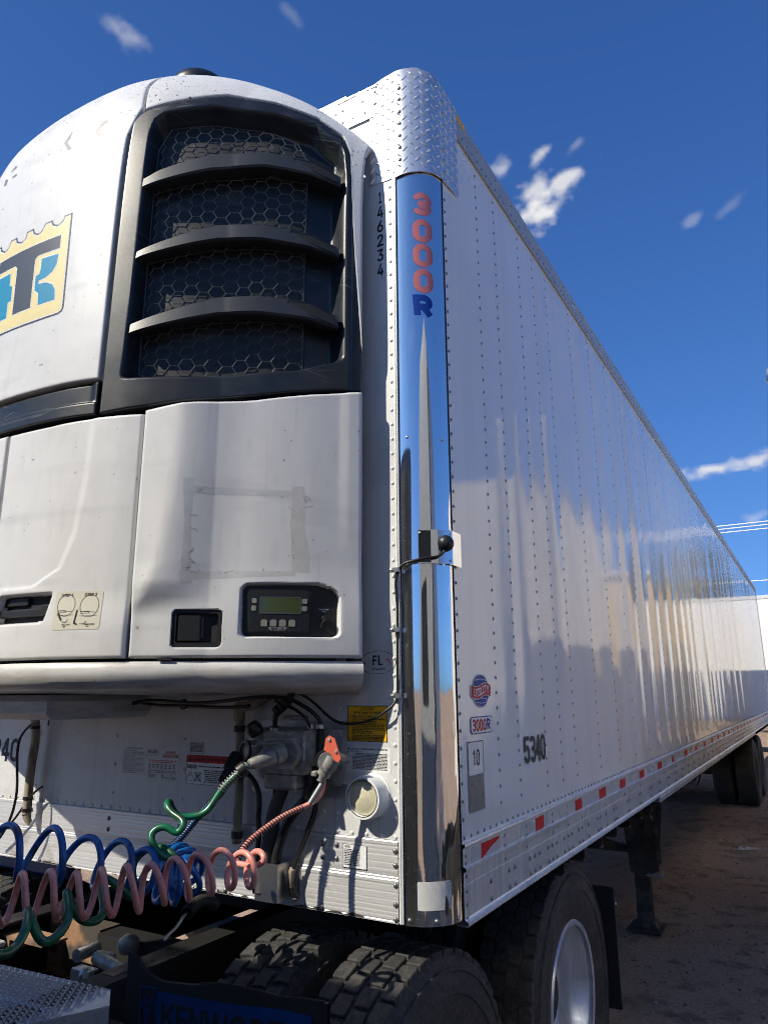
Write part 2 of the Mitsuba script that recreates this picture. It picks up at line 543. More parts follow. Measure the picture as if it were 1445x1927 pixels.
gx = np.r_[np.linspace(-900, -20, 14), np.linspace(-14, -3, 12), np.linspace(-2.8, 4, 137), np.linspace(5, 20, 16), np.linspace(30, 900, 14)]
gy = np.r_[np.linspace(-900, -20, 14), np.linspace(-14, 0, 15), np.linspace(.5, 14, 200), np.linspace(14.5, 40, 40), np.linspace(50, 900, 16)]


def gz(X, Y):
    P = np.stack([X * 1.1, Y * 1.1, X * 0], -1)
    near = np.exp(-((X / 9) ** 2 + ((Y - 6) / 14) ** 2))
    return ((meshkit.fbm(P, 4, 2) - .5) * .07 + (meshkit.fbm(P * 6, 3, 4) - .5) * .022) * near - .004


put('ground', sheet_grid(gx, gy, gz), 'ground', smooth=True, kind='structure')
# gravel lying on the yard
g = np.random.default_rng(11)
ico = trimesh.creation.icosphere(subdivisions=0)
vs, fs = [], []
n = 7500
px = g.uniform(-1.6, 2.6, n)
py = 2.4 + 11.5 * g.random(n) ** 1.6
pz = gz(px, py)
for k in range(n):
    s = .004 + .012 * g.random() ** 3.2
    v = ico.vertices * g.uniform(.7, 1.3, (12, 1)) * s * np.array([1, g.uniform(.6, 1), g.uniform(.4, .8)])
    a = g.uniform(0, 6.28)
    R = np.array([[math.cos(a), -math.sin(a), 0], [math.sin(a), math.cos(a), 0], [0, 0, 1]])
    vs.append(v @ R.T + [px[k], py[k], pz[k] + s * .25])
    fs.append(ico.faces + 12 * k)
tone = np.repeat(np.where(g.random(n) < .5, g.uniform(.12, .24, n), g.uniform(.26, .50, n)), 12)[:, None] * np.array([1, .88, .78])
put('gravel', None, None, ply=mikit.ply(mesh(np.vstack(vs), np.vstack(fs)), M['stone'], color=tone), kind='stuff', label='loose gravel scattered over the dirt yard', cat='gravel')
for k, (x, y, a, L) in enumerate([(-.325, 5.19, .35, .055), (.284, 4.25, -.85, .07), (.05, 6.6, .5, .10)]):
    z = float(gz(np.array(x), np.array(y)))
    c, s = math.cos(a) * L, math.sin(a) * L
    t = tube([(x - c, y - s, z + .008), (x - c * .3, y - s * .2, z + .014), (x + c * .4, y + s * .5, z + .012), (x + c, y + s, z + .006)], [.004, .006, .005, .002], 6, 10)
    put('twig', t, 'bark', label=['thin dark twig on the dirt near the landing gear', 'short dark stick on the dirt at the right edge', 'pale bent twig on the dirt further along the trailer'][k], cat='twig')

q = np.random.default_rng(31)
lx, ly = np.meshgrid(np.linspace(-.06, .06, 9), np.linspace(-.05, .05, 7), indexing='ij')
lz = .012 + .03 * meshkit.noise(np.stack([lx * 40, ly * 40, lx * 0], -1), 3)
put('paper_scrap', mesh(np.stack([lx - .05 + .02 * lz / .03, ly + 8.12, lz + float(gz(np.array(-.05), np.array(8.12)))], -1).reshape(-1, 3), grid_faces(9, 7)), 'sticker', label='crumpled white paper scrap on the dirt beside the long trailer', cat='litter')
put('paper_scrap', tube([[.0, 8.11, .012], [.06, 8.09, .010], [.10, 8.10, .012], [.14, 8.08, .010]], [.012, .008, .012, .006], 6, 12), 'sticker', label='thin pale strip trailing from the paper scrap on the dirt', cat='litter')

# ------------------------------------------------------------------ the refrigerated trailer
TR = thing('refrigerated_trailer', 'long white refrigerated trailer with rivet rows, chrome corner post and diamond plate corner cap', 'trailer')
Y1 = 16.38
COLS = [.130, .456, .651, .954, 1.156, 1.366, 1.776] + list(np.arange(2.185, 16.2, .4064)) + [Y1]
COLS = np.array(COLS)


def side_w(y, z):
    k = np.clip(np.searchsorted(COLS, y, side='right') - 1, 0, len(COLS) - 2)
    t = (y - COLS[k]) / (COLS[k + 1] - COLS[k])
    P = np.stack([k * 3.7, z * .55, y * 0], -1)
    am = (meshkit.noise(P, 1) - .45) * .0080 + .0016
    wv = (meshkit.fbm(np.stack([y * 2.2, z * .5, y * 0 + 3], -1), 3, 8) - .5) * .0022
    fine = (meshkit.fbm(np.stack([y * 9, z * 1.2, y * 0 + 1], -1), 2, 9) - .5) * .0012
    am = am * (1.7 + .6 * np.clip((7 - y) / 4, 0, 1)) + (meshkit.noise(np.stack([k * 1.9, z * 5.0, y * 0 + 2], -1), 6) - .5) * .0020
    edge = np.clip((z - 1.385) / .12, 0, 1) * np.clip((3.94 - z) / .15, 0, 1)
    s = np.sin(np.pi * t)
    wid = COLS[k + 1] - COLS[k]
    return (am * (.6 * s + .4 * s * s) * np.clip(wid / .40, .45, 1.0) + (wv + fine) * np.clip(s * 1.6, 0, 1)) * edge


ys = np.r_[np.arange(.130, 4.0, .0175), np.arange(4.0, Y1, .03), Y1]
zs = np.r_[1.375, np.arange(1.40, 3.93, .045), 3.95]
Yg, Zg = np.meshgrid(ys, zs, indexing='ij')
sv = np.stack([side_w(Yg, Zg), Yg, Zg], -1).reshape(-1, 3)
SW = put('side_wall', mesh(sv, grid_faces(len(ys), len(zs))), 'side', TR, smooth=True, label='glossy white riveted side wall with rippled reflections')
put('side_wall', box(-2.60, -2.58, .13, Y1, 1.375, 3.95), 'side', TR)

riv = mikit.ply(dome(.0058, .0036), M['rivetside'], smooth=True)
rivf = mikit.ply(dome(.0064, .0042), M['rivetwhite'], smooth=True)
rivb = mikit.ply(dome(.0085, .0060), M['railbolt'], smooth=True)
TF = lambda x, y, z: T().translate([x, y, z]).rotate([1, 0, 0], 90)      # dome pointing to -y
TS = lambda x, y, z: T().translate([x, y, z]).rotate([0, 1, 0], 90)      # dome pointing to +x
P2 = .0508
count = 0
for z in np.arange(1.443, 3.62, P2):
    put('rivet', None, None, SW, ply=riv, to_world=TS(.0006, .149, z))
for c in (.456, .651, .954, 1.156):
    for z in np.arange(1.4035 + P2, 3.93, P2):
        put('rivet', None, None, SW, ply=riv, to_world=TS(.0004, c, z))
for y in .152 + P2 * np.arange(0, 30):
    put('rivet', None, None, SW, ply=riv, to_world=TS(.0006, y, 1.392))
# the rest of the rows, too small to tell apart
small = dome(.0054, .0034, 6)
sv_, nf = np.asarray(small.vertices) @ np.array([[0, 0, -1], [0, 1, 0], [1, 0, 0]], float).T * [-1, 1, 1], np.asarray(small.faces)


def many(points, base_v, base_f):
    P = np.asarray(points, float)
    v = (base_v[None] + P[:, None]).reshape(-1, 3)
    f = (base_f[None] + (np.arange(len(P)) * len(base_v))[:, None, None]).reshape(-1, 3)
    return mesh(v, f)


pts = []
for i, c in enumerate(COLS[5:-1]):
    pitch = P2 if i < 3 or i % 2 == 0 else 2 * P2
    pts += [(.0004, c, z) for z in np.arange(1.4035 + P2, 3.93, pitch)]
pts += [(.0006, y, 1.392) for y in .152 + P2 * np.arange(30, 318)]
put('rivet_rows', many(pts, sv_, nf), 'rivetside', SW, smooth=True, kind='stuff')

# bottom rail of the side
rail = [(-.001, 1.3795), (.013, 1.379), (.014, 1.3725), (.006, 1.366), (.006, 1.318), (.0155, 1.3135), (.0155, 1.3065), (.006, 1.302), (.006, 1.2715), (.0048, 1.2705), (.0048, 1.268), (.006, 1.267),
        (.006, 1.180), (.010, 1.176), (.018, 1.172), (.019, 1.1655), (.014, 1.164), (.014, 1.160), (-.05, 1.160)]
BR = put('bottom_rail', sweep(rail, .128, Y1), 'alum', TR, label='extruded aluminium bottom rail with double rivet rows and red tape pieces')
put('bottom_rail', cat_(box(-2.606, -2.58, .13, Y1, 1.16, 1.38)), 'alum', TR)
put('lower_angle', cat_(box(.002, .016, 3.10, 11.24, 1.128, 1.158, .002), box(-.05, .002, 3.10, 11.24, 1.1285, 1.134)), 'alum', TR)
low = [(.329,), (.486, .538), (.690, .742, .795), (.897, .946, .998), (1.098, 1.156, 1.207), (1.309, 1.361), (1.461,), (1.622, 1.672), (1.779,), (1.933, 1.983)]
for grp in low:
    for y in grp:
        for z in (1.241, 1.1915):
            put('bolt', None, None, BR, ply=rivb, to_world=TS(.006, y, z))
for y, zz in ((.461, (1.353, 1.321, 1.282)), (.667, (1.351, 1.323, 1.282)), (.967, (1.35, 1.322, 1.282)), (1.165, (1.35, 1.322, 1.282)), (1.372, (1.282,)), (1.78, (1.282,))):
    for z in zz:
        put('bolt', None, None, BR, ply=riv, to_world=TS(.006, y, z))
for z in (1.345, 1.325, 1.29, 1.25, 1.215, 1.18):
    put('bolt', None, None, BR, ply=riv, to_world=TS(.006, .146, z))
bolt_v = np.asarray(dome(.008, .0055, 6).vertices) @ np.array([[0, 0, -1], [0, 1, 0], [1, 0, 0]], float).T * [-1, 1, 1]
pts = []
for y in np.arange(2.259, 16.2, .3046):
    for dy in (-.024, .024):
        pts += [(.006, y + dy, 1.241), (.006, y + dy, 1.1915)]
for y in np.arange(2.185, 16.2, .4064):
    pts += [(.006, y, 1.35), (.006, y, 1.322), (.006, y, 1.282)]
put('bolt_rows', many(pts, bolt_v, np.asarray(dome(.008, .0055, 6).faces)), 'railbolt', BR, smooth=True, kind='stuff')


def side_patch(name, poly, m, parent, x=.0066, th=.0006, label=None):
    return put(name, onto(extr(poly, th), SIDE, (x, 0, 0)), m, parent, label=label)


# conspicuity tape on the rail
torn = Polygon([(.183, 1.317), (.190, 1.314), (.255, 1.3145), (.405, 1.3135), (.411, 1.335), (.410, 1.3595), (.262, 1.3605), (.186, 1.3600)])
tp = side_patch('reflective_tape', torn, 'tapewhite', TR, label='torn red and silver reflective tape nearest the corner')
side_patch('red_patch', Polygon([(.258, 1.3175), (.262, 1.3605), (.410, 1.3597), (.4085, 1.352), (.33, 1.337), (.285, 1.3215), (.280, 1.3235), (.272, 1.318)]), 'tapered', tp, .0073)
worn = Polygon([(.612, 1.330), (.618, 1.317), (.640, 1.322), (.70, 1.3145), (.875, 1.3135), (.905, 1.3135), (.908, 1.3605), (.625, 1.3605), (.616, 1.352), (.622, 1.340)])
tp = side_patch('reflective_tape', worn, 'tapewhite', TR, label='second reflective tape with a frayed silver end')
side_patch('red_patch', sbox(.767, 1.3135, .862, 1.361), 'tapered', tp, .0073)
reds = [(1.278, 1.388), (1.678, 1.812), (2.10, 2.235), (2.588, 2.735), (3.148, 3.293), (3.688, 3.77), (4.257, 4.40), (4.82, 4.954), (5.34, 5.50)]
reds += [(y, y + .15) for y in np.arange(5.90, 16.1, .52)]
for k, (a, b) in enumerate(reds):
    w0, w1 = max(a - .22, reds[k - 1][1] + .03 if k else .93), b + .07
    tp = side_patch('reflective_tape', sbox(w0, 1.3145, min(w1, 16.3), 1.3605), 'tapewhite', TR)
    poly = sbox(a, 1.3145, b, 1.3605)
    if k < 4:
        q = np.random.default_rng(k)
        poly = Polygon([(a, 1.3145), (b - .003, 1.3145)] + [(b - q.uniform(0, .012), z) for z in np.linspace(1.318, 1.357, 6)] + [(b, 1.3605), (a, 1.3605)])
    side_patch('red_patch', poly, 'tapered', tp, .0073)

# top rail of the side
top = [(-.03, 4.062), (.002, 4.062), (.007, 4.056), (.007, 3.945), (.010, 3.942), (.010, 3.937), (.0, 3.936)]
TRR = put('top_rail', sweep(top, .262, Y1), 'rail', TR, label='weathered grey top rail along the side wall')
for y in .320 + P2 * np.arange(0, 30):
    put('rivet', None, None, TRR, ply=riv, to_world=TS(.007, y, 3.970))
pts = [(.007, y, 3.970) for y in .320 + P2 * np.arange(30, 315)] + [(.007, y, 4.02) for y in np.arange(.474, 16.2, .2032)]
put('rivet_row', many(pts, sv_, nf), 'rivetside', TRR, smooth=True, kind='stuff')
put('marker_sticker', cat_(box(.0068, .0078, .272, .355, 4.028, 4.056)), 'amber', TR, label='worn amber marker strip at the front of the top rail')

# roof, rear, floor
rx = np.linspace(-2.60, -.004, 15)
ry = np.array([.29, 4, 8, 12, Y1])
X, Y = np.meshgrid(rx, ry, indexing='ij')
put('roof', mesh(np.stack([X, Y, 4.06 + .03 * (1 - ((X + 1.3) / 1.3) ** 2)], -1).reshape(-1, 3), grid_faces(15, 5)), 'whitebox', TR, smooth=True)
put('roof_front', mesh([(-2.6, .02, 4.058), (-.15, .02, 4.058), (-.15, .30, 4.058), (-2.6, .30, 4.058)], [[0, 1, 2], [0, 2, 3]]), 'whitebox', TR)
put('rear_frame', cat_(box(-2.6, .008, Y1 - .002, Y1 + .10, 1.10, 4.075, .01)), 'steel', TR)
put('floor', box(-2.58, -.012, .14, Y1, 1.19, 1.23), 'grime', TR)
for y in np.arange(1.2, 16.2, .3046):
    put('crossmember', cat_(box(-2.55, -.03, y - .03, y + .03, 1.180, 1.188), box(-2.55, -.03, y - .004, y + .004, 1.09, 1.18), box(-2.55, -.03, y - .03, y + .03, 1.082, 1.09)), 'grime', TR)
put('coupler_plate', box(-2.2, -.4, .10, 1.45, 1.165, 1.186), 'grime', TR)

# front wall: sheets left and right of the seams
FW = []
xs = [-2.48, -2.02, -1.356, -1.001, -.359, -.136]
XE = [(-2.598, -1.8135), (-1.8115, -.3600), (-.3580, -.1365)]
for a, b in XE:
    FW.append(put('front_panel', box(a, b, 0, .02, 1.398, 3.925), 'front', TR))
put('front_backing', box(-2.59, -.13, .021, .03, 1.2, 4.05), 'dark', TR)
put('front_trim', cat_(box(-.1355, -.1215, -.0035, .018, 1.181, 3.93, .0015), box(-.1300, -.1275, -.0060, -.0034, 1.181, 3.7)), 'rivetwhite', TR)


def rail_front(z0, z1, seed, x0, x1):
    q = np.random.default_rng(seed)
    prof, z = [(.02, z1), (-.004, z1), (-.006, z1 - .003), (-.006, z1 - .011), (-.0048, z1 - .013)], z1 - .016
    while z > z0 + .014:
        h = q.uniform(.006, .018)
        prof += [(-.0047, z), (-.0050, z - .0015), (-.0050, max(z - h, z0 + .010)), (-.0047, max(z - h - .0015, z0 + .009))]
        z -= h + .004
    prof += [(-.0035, z0 + .006), (-.005, z0 + .004), (-.005, z0), (.02, z0)]
    v = np.array([(x, y, z) for x in (x0, x1) for y, z in prof])
    k = len(prof)
    f = [[j, k + j, k + j + 1] for j in range(k - 1)] + [[j, k + j + 1, j + 1] for j in range(k - 1)]
    return mesh(v, f)


for a, b in ((-2.598, -.1365),):
    put('front_sill', rail_front(1.2955, 1.3965, 3, a, b), 'falum', TR, label='ribbed aluminium upper sill across the front wall')
    put('front_sill', rail_front(1.181, 1.2945, 5, a, b), 'falum', TR, label='ribbed aluminium lower sill with a scuffed bottom edge')
put('front_top_rail', cat_(box(-2.6, -.2, -.006, .02, 3.925, 4.052, .002), box(-2.6, -.2, -.009, .02, 4.053, 4.062), box(-1.4, -.33, -.011, .0, 4.063, 4.069), box(-2.6, -.2, -.0075, -.005, 3.9215, 3.9275)), 'diamond', TR)
for x, z in ((-.381, 4.011), (-.351, 4.012), (-.301, 3.957), (-.248, 3.957), (-.35, 3.957), (-.40, 3.957), (-.26, 4.012)):
    put('rivet', None, None, FW[2], ply=rivf, to_world=TF(x, -.006, z))
for z in np.arange(1.4065, 3.6, P2):
    put('rivet', None, None, FW[2], ply=rivf, to_world=TF(-.1455, -.0002, z))
for x in -.1938 - P2 * np.arange(0, 37):
    put('rivet', None, None, FW[2] if x > -.359 else FW[1], ply=rivf, to_world=TF(x, -.0002, 1.4065))
for c in (-1.8125, -1.356, -1.001):
    for z in np.arange(1.456, 1.86, .1008):
        put('rivet', None, None, FW[1], ply=rivf, to_world=TF(c, -.0002, z))
for z in (1.457, 1.665, 1.767, 1.817):
    put('rivet', None, None, FW[2], ply=rivf, to_world=TF(-.3445, -.0002, z))
put('rivet', None, None, FW[1], ply=rivf, to_world=TF(-.398, -.0002, 1.457))
for x, zz in ((-.145, (1.37, 1.332, 1.28, 1.23, 1.192)), (-.347, (1.369, 1.331)), (-.398, (1.367, 1.33, 1.193)), (-1.359, (1.368, 1.33)), (-1.815, (1.366, 1.327)), (-1.001, (1.368, 1.33)), (-.78, (1.193,)), (-1.2, (1.193,))):
    for z in zz:
        put('bolt', None, None, FW[1], ply=rivb, to_world=TF(x, -.005, z))
# rust and grime flaking along the bottom edge
q = np.random.default_rng(5)
ms = []
for k in range(46):
    x = q.choice([q.uniform(-1.75, -1.2), q.uniform(-.5, -.25), q.uniform(-1.1, -.6)])
    w, h = q.uniform(.006, .05), q.uniform(.002, .011)
    pts = [(x + w * math.cos(t) * q.uniform(.5, 1), 1.183 + h * max(math.sin(t), -.1) * q.uniform(.4, 1)) for t in np.linspace(0, 6.28, 12)[:-1]]
    pg = Polygon(pts).buffer(0)
    if not pg.is_empty:
        ms.append(onto(extr(pg, .0005), FRONT, (0, -.0052, 0)))
put('grime_edge', cat_(*ms), 'grime', TR, kind='stuff')

# chrome corner post
PC, PRAD = np.array([-.122, .128]), .123


def post_pt(phi, z, off=0.0):
    phi, z, off = np.broadcast_arrays(np.radians(np.asarray(phi, float)), np.asarray(z, float), np.asarray(off, float))
    return np.stack([PC[0] + (PRAD + off) * np.sin(phi), PC[1] - (PRAD + off) * np.cos(phi), np.asarray(z, float) + 0 * phi], -1)


ph = np.linspace(-2, 92, 61)
zz = np.r_[np.arange(1.178, 3.66, .02), 3.68]
PH, ZZ = np.meshgrid(ph, zz, indexing='ij')
nz = meshkit.fbm(np.stack([PH * .035, ZZ * .8, ZZ * 0], -1), 3, 4) - .5
lo = np.clip((1.95 - ZZ) / .5, 0, 1) * np.clip((PH - 35) / 30, 0, 1)
dents = (meshkit.fbm(np.stack([PH * .10, ZZ * 9, ZZ * 0 + 5], -1), 3, 6) - .5)
off = nz * .0034 + dents * .0045 * lo + (meshkit.noise(np.stack([PH * .05, ZZ * 2.2, ZZ * 0], -1), 3) - .5) * .0008
off *= np.clip((90 - PH) / 8, 0, 1) * np.clip((PH + 0) / 8, 0, 1)
POST = put('corner_post', mesh(post_pt(PH, ZZ, off).reshape(-1, 3), grid_faces(len(ph), len(zz))), 'chrome', TR, smooth=True, label='dented polished chrome corner post')
put('post_seal', cat_(tube([post_pt(0.3, 1.178, .0008), post_pt(0.3, 3.66, .0008)], .0022, 6), tube([post_pt(90, 1.178, .001), post_pt(90, 3.66, .001)], .0024, 6)), 'dark', TR)
put('post_foot', cat_(mesh(np.vstack([post_pt(ph, 1.178, .0005), post_pt(ph, 1.172, -.02)]), grid_faces(2, len(ph)))), 'rusty', TR)


def on_post(m, phi0, z0, off):
    """bend a flat mesh (x along the arc, y up, z outwards) round the post"""
    m = m.copy()
    v = np.asarray(m.vertices)
    m.vertices = post_pt(phi0 + np.degrees(v[:, 0] / PRAD), z0 + v[:, 1], off + v[:, 2])
    return m


def subdiv(m, e):
    v, f = trimesh.remesh.subdivide_to_size(m.vertices, m.faces, e)
    return mesh(v, f)


RN = put('number', cat_(*[on_post(subdiv(extr(affinity.translate(stroke_glyph(s, .073, .094, .0235), -.0365, 0), .0005), .012), 44.0, z, .0006) for s, z in (('3', 3.456), ('0', 3.347), ('0', 3.249), ('0', 3.149))]), 'fadedred', TR,
         label='faded red digits 3000 down the chrome post')
put('number', on_post(subdiv(extr(affinity.skew(affinity.translate(stroke_glyph('R', .070, .090, .024), -.035, 0), xs=-4), .0005), .012), 42.5, 3.052, .0006), 'inkblue', TR, label='blue letter R under the red digits on the chrome post')
put('patch_sticker', on_post(subdiv(extr(rounded(-.050, -.037, .051, .037, .004), .0004), .012), 41.5, 1.256, .0008), 'sticker', TR, label='blank wrinkled white sticker at the foot of the chrome post')
for phi, z in ((7.1, 1.193), (42.9, 1.192), (77, 1.19), (13.2, 2.624), (71.2, 2.623)):
    d = dome(.006, .0045)
    d.apply_transform(trimesh.geometry.align_vectors([0, 0, 1], [math.sin(math.radians(phi)), -math.cos(math.radians(phi)), 0]))
    d.apply_translation(post_pt(phi, z, .0002))
    put('rivet', d, 'bolt', POST, smooth=True)

# diamond plate corner cap
def cap_pt(s, z, off=0.0):
    """s metres along the plate from its front edge"""
    s, z, off = np.broadcast_arrays(np.asarray(s, float), np.asarray(z, float), np.asarray(off, float))
    R = .1300 + off
    a, L = .106, .1300 * math.pi / 2
    ang = np.clip((s - a) / .1300, 0, math.pi / 2)
    x = PC[0] + R * np.sin(ang) + np.minimum(s - a, 0)
    y = PC[1] - R * np.cos(ang) + np.maximum(s - a - L, 0)
    return np.stack([x, y, np.asarray(z, float) + 0 * s], -1)


SL = .106 + .1300 * math.pi / 2 + .136
ss = np.linspace(0, SL, 80)
tt = np.linspace(0, 1, 24)
zb = np.interp(ss, [0, .106, .25, .31, SL], [3.625, 3.620, 3.640, 3.645, 3.663])
zt = np.interp(ss, [0, .05, .106, .16, .20, .212, .31, SL], [4.066, 4.084, 4.092, 4.090, 4.094, 4.086, 4.096, 4.086])
S_, T_ = np.meshgrid(ss, tt, indexing='ij')
Z_ = zb[:, None] + (zt - zb)[:, None] * T_
bend = np.clip((Z_ - 4.03) / .07, 0, 1) ** 2 * -.010
v0 = cap_pt(S_, Z_, .002 + bend).reshape(-1, 3)
plate = [mesh(v0, grid_faces(80, 24))]
edge = np.vstack([cap_pt(ss, zb, .002), cap_pt(ss, zb, -.003)])
plate.append(mesh(edge, grid_faces(2, 80)))
lid = np.vstack([cap_pt(ss, zt, -.008), cap_pt(ss, zt - .002, -.03), cap_pt(ss, zt * 0 + 4.078, -.09)])
plate.append(mesh(lid, grid_faces(3, 80)))
lug = trimesh.PointCloud(np.array([(-.0165, 0, 0), (.0165, 0, 0), (0, .0046, 0), (0, -.0046, 0), (-.008, 0, .0028), (.008, 0, .0028)])).convex_hull
cell = .0445
for i in range(int(SL / cell * 2) + 1):
    for j in range(20):
        if (i + j) % 2:
            continue
        s0, z0 = .012 + i * cell / 2, 3.64 + j * cell / 2
        if s0 > SL - .01 or z0 < np.interp(s0, ss, zb) + .012 or z0 > np.interp(s0, ss, zt) - .01:
            continue
        a = math.radians(45 if j % 2 == 0 else -45)
        lv = np.asarray(lug.vertices)
        x = s0 + lv[:, 0] * math.cos(a) - lv[:, 1] * math.sin(a)
        z = z0 + lv[:, 0] * math.sin(a) + lv[:, 1] * math.cos(a)
        b = np.clip((z - 4.03) / .07, 0, 1) ** 2 * -.010
        plate.append(mesh(cap_pt(x, z, .002 + b + lv[:, 2]), lug.faces))
CAP = put('corner_cap', cat_(*plate), 'diamond', TR, smooth=25, label='diamond plate aluminium cap wrapped round the top corner')
for s, zz_ in ((.022, (4.030, 3.976)), (.126, (4.0, 3.95, 3.895, 3.844, 3.791, 3.739, 3.687)), (.315, (3.99, 3.94, 3.885, 3.834, 3.78, 3.73, 3.68)), (.405, (4.03, 3.98))):
    for z in zz_:
        d = dome(.0078, .0055)
        nrm = cap_pt(s, z, .01) - cap_pt(s, z, 0)
        d.apply_transform(trimesh.geometry.align_vectors([0, 0, 1], nrm / np.linalg.norm(nrm)))
        d.apply_translation(cap_pt(s, z, .002))
        put('rivet', d, 'bolt', CAP, smooth=True)

# ---- stickers and numbers
def sticker(name, x0, x1, z0, z1, m='sticker', label=None, border=None, r=.001, y=-.0002, parent=TR):
    k = put(name, onto(extr(rounded(x0, z0, x1, z1, r), .0005), FRONT, (0, y, 0)), m, parent, label=label)
    if border:
        ring = rounded(x0, z0, x1, z1, r).difference(rounded(x0 + border, z0 + border, x1 - border, z1 - border, r))
        put('border', onto(extr(ring, .0004), FRONT, (0, y - .0007, 0)), 'ink', k)
    return k


def lettering(parent, items, m, y=-.0009, name='lettering'):
    """items: meshes lying in the (u, v) plane"""
    return put(name, onto(cat_(*items), FRONT, (0, y, 0)), m, parent)


def tx(s, x, z, h, w=None, align='l', bold=False):
    t = text(s, h, w, .0005, bold, align)
    t.apply_translation([x, z, 0])
    return t


for s, z in zip('146234', (3.5395, 3.4795, 3.4210, 3.3625, 3.3030, 3.2440)):
    put('number', onto(tx(s, -.1865, z, .045, .025 if s != '1' else .012, 'c', True), FRONT, (0, -.0003, 0)), 'ink', TR)
put('number', onto(cat_(*[m.apply_translation([-2.193, 1.541, 0]) for m in glyphs('5340', .0570, .093, .0150, .0060)]), FRONT, (0, -.0003, 0)), 'navy', TR, label='dark blue number 5340 on the left of the front wall')

c = sticker('warning_sticker', -.3135, -.1715, 1.668, 1.774, 'amber', 'amber CAUTION sticker with black border and text', .0022)
it = [tx('CAUTION', -.2425, 1.7615, .0082, .048, 'c'), box(-.268, -.217, 1.7592, 1.7598, 0, .0005), tx('BEFORE TOWING THIS TRAILER', -.2425, 1.7500, .0058, .096, 'c', True)]
for z, a, s, w in ((1.7395, '1.', 'MAKE A VISUAL CHECK', .072), (1.7235, '2.', 'MAKE SURE KINGPIN COUPLER', .088), (1.6735, '3.', 'MAKE SURE LEGS ARE CRANKED UP', .112)):
    it += [tx(a, -.308, z, .0058, None, 'l', True), tx(s, -.297, z, .0058, w, 'l', True), box(-.297, -.297 + w, z - .0016, z - .0011, 0, .0005)]
for k, z in enumerate((1.7325, 1.7165, 1.7115, 1.7065, 1.7015, 1.6965, 1.6915, 1.6845, 1.6800)):
    it += greek(-.297, -.176, z, .0042, k, .95 if k not in (5, 6) else .6)
lettering(c, it, 'ink')
c = sticker('maker_plate', -.3205, -.1615, 1.579, 1.652, 'white', 'silver maker plate with rows of small print', None, .004)
it = [tx('MFG. BY UTILITY TRAILER MANUFACTURING CO.', -.314, 1.6435, .0052, .143, 'l', True), tx('DATE OF MANUFACTURE', -.314, 1.6365, .0038, .055)]
for k in range(12):
    it += greek(-.314 + (.02 if k > 1 else .03), -.168, 1.6315 - k * .0040, .0034, 40 + k, .97)
lettering(c, it, 'ink')
c = sticker('notice_sticker', -.3245, -.2405, 1.310, 1.3755, 'white', 'small white notice sticker with a black border on the sill', .0012, y=-.0062)
it = [tx('EPA', -.316, 1.3655, .0058, .018, 'l', True)]
for k in range(10):
    it += greek(-.319, -.246, 1.3595 - k * .0046, .0036, 60 + k, .75)
lettering(c, it, 'ink', -.0070)
it = []
for k in range(4):
    it += greek(-.566 + .03 * (k == 3), -.462, 1.7412 - k * .0040, .0036, 80 + k, .97)
lettering(TR, it, 'ink', -.0003, 'stencil_note')
c = sticker('inspection_form', -1.3145, -1.190, 1.524, 1.6215, 'sticker', 'pale typed inspection form on the shaded front wall')
it = [tx('ANNUAL VEHICLE INSPECTION LABEL', -1.252, 1.6155, .0034, .085, 'c')]
for k in range(13):
    it += greek(-1.311, -1.195, 1.6085 - k * .0064, .0034, 100 + k, .95 if k % 3 else .6) + [box(-1.311, -1.195, 1.6075 - k * .0064, 1.6078 - k * .0064, 0, .0004)]
lettering(c, it, 'inkgrey')
c = sticker('inspection_sticker', -1.1875, -1.026, 1.505, 1.6200, 'sticker', '90 DAYS INSPECTION sticker signed by hand')
put('lettering', onto(cat_(tx('90 DAYS', -1.068, 1.6035, .0088, .050, 'c', True), tx('INSPECTION', -1.068, 1.5905, .0100, .078, 'c', True), *greek(-1.181, -1.034, 1.578, .0042, 1, .98), *greek(-1.16, -1.05, 1.572, .0042, 2, .98)), FRONT, (0, -.0009, 0)), 'inkred', c)
it = [tx('PACIFIC', -1.178, 1.6030, .0085, .042, 'l', True), box(-1.182, -1.128, 1.5945, 1.5955, 0, .0004), box(-1.182, -1.128, 1.6145, 1.6155, 0, .0004), box(-1.182, -1.181, 1.595, 1.615, 0, .0004), box(-1.129, -1.128, 1.595, 1.615, 0, .0004)]
for k in range(3):
    for j in range(7):
        it += [box(-1.176 + j * .0205, -1.176 + j * .0205 + .011, 1.5635 - k * .0055, 1.5665 - k * .0055, 0, .0004)]
for k in range(2):
    for j in range(15):
        it += [box(-1.176 + j * .0095, -1.176 + j * .0095 + .0045, 1.543 - k * .006, 1.5465 - k * .006, 0, .0004)]
it += [tx('1/3/25', -1.176, 1.5215, .011, .040), box(-1.178, -1.128, 1.5185, 1.5190, 0, .0004), box(-1.108, -1.036, 1.5145, 1.5150, 0, .0004)]
sig = [(-1.106, 1.520), (-1.100, 1.534), (-1.101, 1.519), (-1.096, 1.519), (-1.093, 1.526), (-1.088, 1.519), (-1.083, 1.526), (-1.078, 1.519), (-1.066, 1.520), (-1.060, 1.536), (-1.055, 1.518), (-1.049, 1.526), (-1.046, 1.514), (-1.042, 1.525), (-1.036, 1.520), (-1.03, 1.525)]
lettering(c, it, 'ink')
put('signature', onto(cat_(*[tube([(a[0], a[1], 0), (b[0], b[1], 0)], .0007, 5) for a, b in zip(sig[:-1], sig[1:])]), FRONT, (0, -.0010, 0)), 'ink', c)
c = sticker('data_sticker', -.974, -.910, 1.610, 1.6465, 'sticker', 'tiny grey data sticker above the red headed sticker', .0012)
it = []
for k in range(7):
    it += greek(-.971, -.914, 1.6405 - k * .0042, .0040, 140 + k, .97)
lettering(c, it, 'ink')
